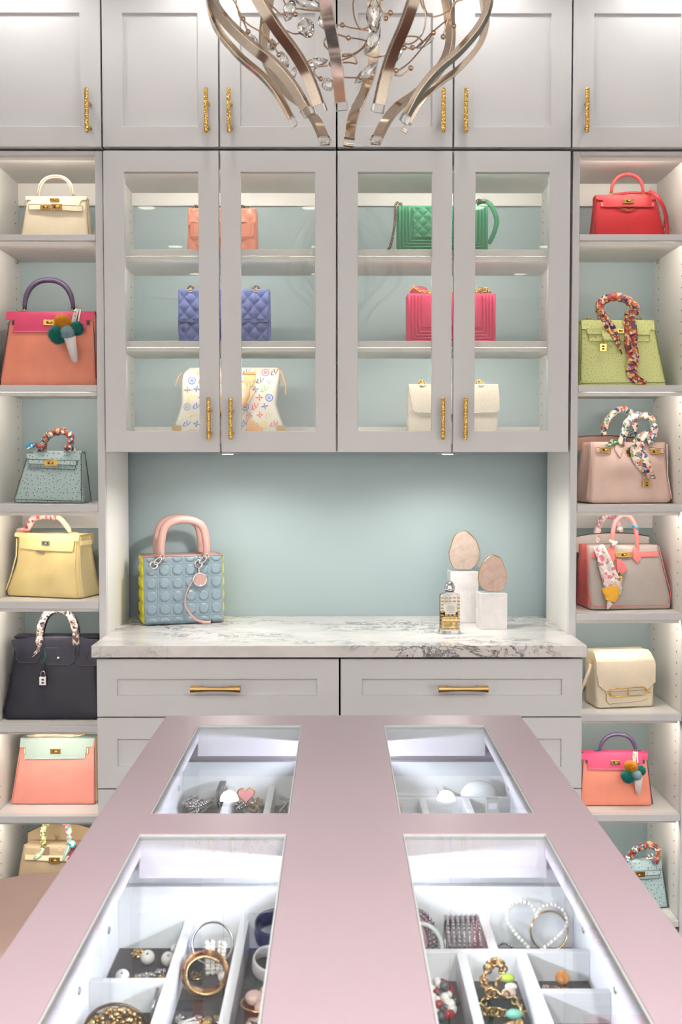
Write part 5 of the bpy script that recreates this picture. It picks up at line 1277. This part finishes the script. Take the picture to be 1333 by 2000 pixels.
# ------------------------------------------------------------------ bags behind glass
GD = 'handbags behind the cabinet glass'
YG = 3.06
zs1, zs2, zs3 = cab_shelf[0][0], cab_shelf[1][0], zcb
def chain_loop(b, pts, mat, r=.0032, step=.0052, w=.0010, name='chain'):
    path = cr(pts, 30); g = G(); acc = 0; prev = path[0]; k = 0
    for p in path:
        acc += (p-prev).length; d = p-prev; prev = p
        if acc > step or k == 0:
            acc = 0; k += 1; t = d.normalized() if d.length > 1e-7 else Vector((0, 0, 1)); o = t.orthogonal().normalized(); R = Matrix((t, t.cross(o), o)).transposed()
            g.torus(p, r, w, 10, 5, R @ Rx(0 if k % 2 else math.pi/2), (1.2, .75))
    return g.build(name, mat, b.root)
def quilt(b, px0, py0, px1, py1, fn, mat, name='quilted_front', off=.001, nu=90, nv=60, edge=6):
    (xa, z1), (xb, z0) = b.p(px0, py0), b.p(px1, py1)
    def f(u, v):
        x = xa+(xb-xa)*u; z = z0+(z1-z0)*v; m = min(u, 1-u)*nu/2; n = min(v, 1-v)*nv/2; e = min(1, m, n)
        return (x, b.yf(x, z)-off-(fn(x-xa, z-z0))*e + (0 if e > 0 else off+.002), z)
    return G().grid(f, nu, nv).build(name, mat, b.root)
def diamond(p, amp, k=1.0): return lambda x, z: .001+amp*(abs(math.sin(math.pi*(x+z*k)/p))*abs(math.sin(math.pi*(x-z*k)/p)))**.55
# salmon
SAL = leather((212, 140, 118), .3, .3)
b = Bag('flap_bag', 'salmon quilted flap bag on the upper shelf behind glass', zs1, YG, .07, 434, group=GD)
b.shape([(493, 364, 503), (408, 367, 501)], .065, .055, .003, .008, .004); b.body(SAL)
quilt(b, 366, 407, 501, 438, diamond(.035, .003, .8), SAL, 'quilted_flap', .004, 90, 30); quilt(b, 366, 462, 501, 490, diamond(.035, .003, .8), SAL, 'quilted_base', .001, 90, 30)
b.poly([(371, 436), (497, 436), (496, 462), (488, 468), (380, 468), (372, 462)], .001, .005).build('front_pocket', SAL, b.root, .001); b.line([(378, 440), (378, 464), (490, 464), (490, 440)], .0006, leather((200, 120, 100)), 'stitching', .0065)
b.poly([(365, 434), (502, 434), (500, 440), (367, 440)], .003, .003).build('flap_rim', SAL, b.root)
for x in (383, 474): chain_loop(b, [Vector((b.p(x+dx, y)[0], -.01, b.p(x, y)[1])) for dx, y in ((-8, 407), (-2, 400), (4, 405), (10, 402))], GUN, .005, .007, .0016)
chain_loop(b, [Vector((b.p(x, 420)[0], .045, b.p(x, y)[1])) for x, y in ((383, 408), (400, 430), (434, 440), (470, 430), (480, 408))], GUN)
# green boxy
def boxy(nm, lab, zs, x0, x1, ytop, ybot, mat, chainm, strap_side):
    cxp = (x0+x1)/2; b = Bag('box_flap_bag', lab, zs, YG, .08, cxp, group=GD)
    b.shape([(ybot, x0, x1), (ytop, x0, x1)], .075, .07, .002, .007, .002); b.body(mat)
    for k in range(4):
        m = 4+k*6.5; b.line([(x0+m, ytop+3), (x0+m, ybot-m*.9), (x1-m, ybot-m*.9), (x1-m, ytop+3)], .0032, mat, 'rib', .001, 8)
    return b
GRN = leather((40, 116, 82), .55, .2); FUC = leather((186, 50, 88), .5, .3)
b = boxy('g', 'emerald green boxy flap bag with bronze chain behind glass', zs1, 777, 955, 402, 493, GRN, GUN, 1)
quilt(b, 806, 404, 926, 466, diamond(.03, .003, 1), GRN, off=.002)
chain_loop(b, [Vector((b.p(x, y)[0], -.03-.003*k, max(.006, b.p(x, y)[1]))) for k, (x, y) in enumerate(((784, 400), (776, 396), (773, 405), (772, 430), (769, 455), (763, 482), (757, 492)))], GUN, .005, .0075, .0016)
strapb(b, [(934, 394, -.01), (948, 390, -.015), (962, 400, -.02), (972, 425, -.02), (970, 445, -.02), (962, 466, -.02), (956, 474, -.02)], 9, GRN); chain_loop(b, [Vector((b.p(x, y, -.02)[0], -.02, b.p(x, y, -.02)[1])) for x, y in ((928, 397), (936, 391), (944, 396), (950, 394))], GUN, .004)
# periwinkle velvet
PER = velvet((80, 90, 136)); PERL = velvet((88, 98, 146))
b = Bag('flap_bag', 'periwinkle velvet quilted flap bag with gold chain eyelets', zs2, YG, .08, 436.5, group=GD)
b.shape([(671, 349, 525), (640, 346, 527), (565, 348, 526)], .075, .06, .003, .010, .004); b.body(PER)
quilt(b, 347, 564, 527, 628, diamond(.036, .007, .85), PERL, 'quilted_flap', .005, 110, 40); quilt(b, 349, 629, 525, 669, diamond(.036, .007, .85), PER, 'quilted_front', .001, 110, 30)
b.poly([(347, 622), (527, 622), (523, 630), (436, 633), (351, 630)], .004, .004).build('flap_rim', PERL, b.root); b.line([(349, 630), (350, 660), (356, 668)], .0015, PER); b.line([(525, 630), (524, 660), (518, 668)], .0015, PER)
for x in (372, 500):
    for k in range(2): G().torus(Vector((b.p(x, 566)[0], -.034, b.p(x, 568-k*3)[1])), .008-.002*k, .0016, 18, 6, Rx(.5)).build('eyelet', GOLD, b.root)
    chain_loop(b, [Vector((b.p(x+dx, y)[0], -.026, b.p(x, y)[1])) for dx, y in ((-6, 566), (-2, 560), (4, 561), (7, 567))], GUN, .005, .007, .0016)
# fuchsia boxy
b = boxy('f', 'fuchsia pink boxy flap bag with chain heaped on its lid', zs2, 796, 970, 574, 671, FUC, GOLD, -1)
quilt(b, 824, 576, 942, 642, lambda x, z: .001+.0012*abs(math.sin(x*900))*abs(math.sin(z*700+x*300)), FUC, 'textured_front', .002, 120, 70)
G().ball((b.p(822, 566)[0], .0, b.p(822, 570)[1]), .026, 18, 10, (1.1, .5, .8)).build('handle_pad', leather((160, 40, 70)), b.root)
chain_loop(b, [Vector((b.p(x, y, -.02)[0], -.02, b.p(x, y, -.02)[1])) for x, y in ((802, 566), (810, 562), (822, 570), (845, 572), (880, 573), (920, 572), (932, 568))], GOLD, .0042, .0062, .0013)
chain_loop(b, [Vector((b.p(x, y)[0], -.018+.01*k % .03, b.p(x, y)[1])) for k, (x, y) in enumerate(((932, 570), (940, 562), (950, 560), (958, 568), (948, 570), (940, 567), (952, 563), (962, 571)))], GOLD, .0045, .006, .0014)
# monogram
WMN = leather((212, 207, 196), .35, .05); TAN = leather((206, 148, 92), .4); 
b = Bag('zip_top_bag', 'white monogrammed bag with tan trim and coloured emblems behind glass', zs3, YG, .12, 448, group=GD)
b.shape([(856, 337, 556), (838, 338, 556), (815, 346, 546), (790, 353, 538), (760, 352, 541), (738, 352, 545), (722, 358, 546), (716, 366, 540)], .12, .05, .008, .014, .01, dtab=[(0, .058), (.5, .05), (.9, .035), (1, .012)], lump=.008, seed=6); b.body(WMN)
rnd = random.Random(42); cols = [(206, 60, 70), (48, 96, 180), (176, 120, 80), (120, 180, 120), (232, 214, 96), (40, 40, 46), (190, 60, 120), (150, 160, 190), (200, 190, 120)]
em = {}
def emblem(px, py, kind, sz):
    x, z = b.p(px, py)
    if not (.006 < z < b.h*.97): return
    t_ = z/b.h
    if abs(x-b.C(t_)) > b.W(t_)-.012: return
    c = rnd.choice(cols); g = em.setdefault(c, G()); a = rnd.uniform(-.25, .25); q = sz*b.s
    def put(pts):
        loc_ = []
        for (u, v) in pts:
            uu = u*math.cos(a)-v*math.sin(a); v2 = u*math.sin(a)+v*math.cos(a); X_ = x+uu*q; Z_ = z+v2*q
            loc_.append((X_, b.yf(X_, Z_)-.0016, Z_))
        n = len(loc_); back = [(p[0], p[1]+.0014, p[2]) for p in loc_]
        g.add(loc_+back, [tuple(range(n))]+[(i, (i+1) % n, n+(i+1) % n, n+i) for i in range(n)], True)
    if kind == 0:
        for k in range(4):
            d = math.pi/2*k; put([(0, 0), (.55*math.cos(d-.35), .55*math.sin(d-.35)), (1.0*math.cos(d), 1.0*math.sin(d)), (.55*math.cos(d+.35), .55*math.sin(d+.35))])
    elif kind == 1:
        n = 18
        for k in range(n):
            d0, d1 = 2*math.pi*k/n, 2*math.pi*(k+1)/n; put([(.8*math.cos(d0), .8*math.sin(d0)), (1.0*math.cos(d0), 1.0*math.sin(d0)), (1.0*math.cos(d1), 1.0*math.sin(d1)), (.8*math.cos(d1), .8*math.sin(d1))])
        for k in range(4):
            d = math.pi/2*k+.78; put([(0, 0), (.35*math.cos(d-.5), .35*math.sin(d-.5)), (.62*math.cos(d), .62*math.sin(d)), (.35*math.cos(d+.5), .35*math.sin(d+.5))])
    else:
        put([(-.75, .45), (-.5, .45), (-.75, -.7), (-1.0, -.7)]); put([(-1.0, -.7), (-.95, -.5), (-.1, -.5), (-.2, -.7)])
        put([(-.35, .95), (-.1, .95), (.25, -.35), (.12, -.45)]); put([(.12, -.45), (.25, -.35), (.95, .95), (.75, .95)])
r_ = 0
for j, py in enumerate(range(727, 852, 17)):
    for i, px in enumerate(range(346, 556, 19)):
        emblem(px+(9 if j % 2 else 0)+rnd.uniform(-1, 1), py+rnd.uniform(-1, 1), (0, 2, 0, 1, 2, 0)[(i+j*2) % 6], (7.2, 7.6, 7.6)[(0, 2, 0, 1, 2, 0)[(i+j*2) % 6] and 1 or 0])
for c, g in em.items(): g.build('emblem_print', paint('emblem_ink', c, .4, 0), b.root)
for x in (402, 487):
    b.poly([(x-11, 726), (x+11, 726), (x+12, 744), (x+5, 755), (x-5, 755), (x-12, 744)], .001, .005).build('handle_patch', TAN, b.root, .001)
    b.poly([(x-11, 726), (x+11, 726), (x+11, 731), (x-11, 731)], .006, .003).build('patch_loop', TAN, b.root)
hp_ = [b.front(x, y, .014) for x, y in ((402, 748), (404, 775), (420, 800), (445, 808), (470, 800), (484, 775), (487, 748))]; b.handle(cr(hp_, 6), .0055, TAN)
b.line([(493, 742), (499, 765), (486, 790), (482, 815), (484, 826)], .0011, TAN, 'key_cord', .006); b.poly([(486, 818), (514, 838), (514, 850), (482, 850), (484, 826)], .004, .003).build('luggage_tag', TAN, b.root)
for sg, x in ((-1, 345), (1, 549)): b.poly([(x-9, 832), (x+9, 832), (x+9, 852), (x-9, 852)], .001, .003).build('corner_guard', metal('brass_corner', (170, 140, 96), .35), b.root)
strapb(b, [(352, 726, -.0), (346, 735, -.02), (338, 752, -.02)], 2.5, TAN, 'zip_pull'); strapb(b, [(540, 717, .0), (550, 730, -.02), (556, 752, -.02), (557, 770, -.02)], 3, TAN, 'zip_pull')
# ivory flap
IVO = leather((204, 194, 178), .45, .8, 260)
b = Bag('flap_bag', 'ivory textured flap bag with gold chain eyelets on the lowest glass shelf', zs3, YG, .08, 887, group=GD)
b.shape([(852, 797, 974), (800, 797, 975), (752, 799, 973)], .075, .06, .003, .008, .004); b.body(IVO)
b.poly([(799, 751), (974, 751), (976, 770), (977, 800), (972, 808), (925, 807), (886, 811), (845, 808), (812, 808), (806, 800), (801, 770)], .002, .004).build('flap', IVO, b.root); b.line([(802, 772), (807, 801), (813, 806), (886, 809), (971, 806), (975, 800)], .0006, leather((190, 180, 164)), 'stitching', .0075)
for x in (826, 940):
    G().torus(Vector((b.p(x, 752)[0], -.032, b.p(x, 752)[1])), .008, .0016, 18, 6, Rx(.5)).build('eyelet', GOLD, b.root); chain_loop(b, [Vector((b.p(x+dx, y)[0], -.024, b.p(x, y)[1])) for dx, y in ((-6, 751), (-4, 745), (2, 746), (7, 753))], GOLD, .005, .007, .0016)

# ------------------------------------------------------------------ blue quilted bag on the worktop
BLQ = leather((138, 160, 172), .3, .08); YLQ = leather((226, 216, 40), .4, .1); RSE = leather((204, 162, 154), .38, .1)
rotl = math.radians(17)
yl = 3.135
b = Bag('cannage_handbag', 'pale blue quilted handbag with yellow sides and rose handles on the worktop', ZT, yl, .105, 357, rotl); b.root.name = 'quilted_handbag'
w_ = .232; hz_ = P(357, 1087, 3.17)[1]-ZT
b.root.location = (P(283, 1220, yl)[0] + w_/2*math.cos(rotl) - .052*math.sin(rotl), yl + w_/2*math.sin(rotl) + .052*math.cos(rotl), ZT+.0018)
b.wt = [(0, w_/2), (.05, w_/2+.001), (1, w_/2+.002)]; b.ct = [(0, 0), (1, 0)]; b.dt = [(0, .052), (.06, .055), (1, .044)]; b.h = hz_; b.bulge, b.rc, b.pinch, b.lump, b.seed = .004, .006, .003, 0, 0
b.body(BLQ, YLQ)
pc = .0385
def cannage(x, z):
    u = (x/pc) % 1-.5; v = (z/pc+.35) % 1-.5; r = max(abs(u), abs(v), (abs(u)+abs(v))*.72); pad = max(0, min(1, (.40-r)/.10))
    gl = min(abs(abs(abs(u)-.5)-.075), abs(abs(abs(v)-.5)-.075)); gd = min(abs(u-v), abs(u+v))*.7; line = min(gl, gd if pad == 0 else 1); gr = max(0, 1-line/.03)
    return .0020 + .0032*(3*pad*pad-2*pad**3) - .0020*gr
def gfront(u, v):
    x = -w_/2+.003+(w_-.006)*u; z = .004+(hz_-.006)*v; e = min(1, min(u, 1-u)*60, min(v, 1-v)*50); return (x, b.yf(x, z)-cannage(x, z)*e, z)
G().grid(gfront, 150, 120).build('quilted_front', BLQ, b.root)
for sg in (-1, 1):
    def gs(u, v, sg=sg):
        t = v*.98+.01; z = t*hz_; y = (-1+2*u)*(b.D(t)-.006); xx = sg*(b.W(t)+.0008-.003*t**.7*(1-(2*u-1)**2)); e = min(1, min(u, 1-u)*30, min(v, 1-v)*40); return (xx+sg*cannage(y+.05, z)*.9*e, y, z)
    G().grid(gs, 60, 100).build('quilted_side', YLQ, b.root)
G().tube([(sx*(w_/2+.001), sy*.044, hz_) for sx, sy in ((-1, -1), (1, -1), (1, 1), (-1, 1))], .0022, 8, True).build('rim', RSE, b.root)
G().box(-w_/2+.006, w_/2-.006, -.038, .038, hz_-.001, hz_+.0012).build('lining', RSE, b.root)
zt_ = P(357, 1012, 3.17)[1]-ZT
for yy, nm in ((-.054, 0), (.04, 1)):
    pts = [Vector((x, yy, z)) for x, z in ((-.066, hz_-(.010 if nm == 0 else -.002)), (-.068, hz_+.03), (-.058, zt_-.032), (-.034, zt_-.012), (0, zt_-.006), (.034, zt_-.012), (.058, zt_-.032), (.068, hz_+.03), (.066, hz_-(.010 if nm == 0 else -.002)))]
    G().tube(cr(pts, 7), lambda t: .0112*(.85+.15*min(1, min(t, 1-t)*8)), 14, False, .9, 1.05).build('handle', RSE, b.root)
    if nm == 0:
        for dx in (-.0, ): G().tube([p+Vector((0, -.0098, .0)) for p in cr(pts, 7)], .0006, 5).build('stitching', leather((236, 200, 190)), b.root)
    for sx in (-1, 1):
        c = Vector((sx*.066, yy-(.010 if yy < 0 else -.006), hz_+.0)); G().torus(c, .0058, .0022, 18, 8, Rx(math.pi/2)).build('eyelet', SILVER, b.root)
        if yy < 0:
            G().torus(c+Vector((-.012, -.003, -.011)), .011, .002, 20, 8, Ry(-.75) @ Rx(math.pi/2), (1.25, .6)).build('link', SILVER, b.root)
            c2 = Vector((sx*.066-.022, b.yf(sx*.066-.02, hz_*.88)-.004, hz_-.024)); G().torus(c2, .0105, .0036, 22, 8, Rx(math.pi/2)).build('eyelet', SILVER, b.root, label='silver eyelet ring')
xm_, zm_ = .046, hz_-.070
G().torus((xm_, b.yf(xm_, zm_)-.010, zm_), .0190, .0034, 28, 8, Rx(math.pi/2)).build('charm_ring', SILVER, b.root); G().lathe([(.0165, 0), (.0165, .003)], (xm_, b.yf(xm_, zm_)-.009, zm_), 26, Rx(math.pi/2), True).build('charm_disc', RSE, b.root)
G().tube([(xm_-.003, b.yf(xm_, zm_)-.010, zm_+.018), (xm_-.002, b.yf(xm_, zm_)-.009, zm_+.046)], lambda q: .003+.002*math.sin(q*6), 10).build('charm_clip', SILVER, b.root)
sp_ = [(xm_-.004, -.012, zm_+.018), (xm_-.022, -.010, zm_-.004), (xm_-.040, -.010, zm_-.036), (xm_-.046, -.010, zm_-.070), (xm_-.036, -.012, zm_-.094), (xm_-.018, -.016, .016), (xm_+.004, -.020, .006), (xm_+.028, -.022, .004)]
G().ribbon(cr([Vector((x, b.yf(x, max(z, .01))+y, z)) for x, y, z in sp_], 8), [(0, .0035), (.5, .0050), (.8, .0075), (1, .0085)], .0018, (0, -.9, .45), 3).build('loose_strap', RSE, b.root)
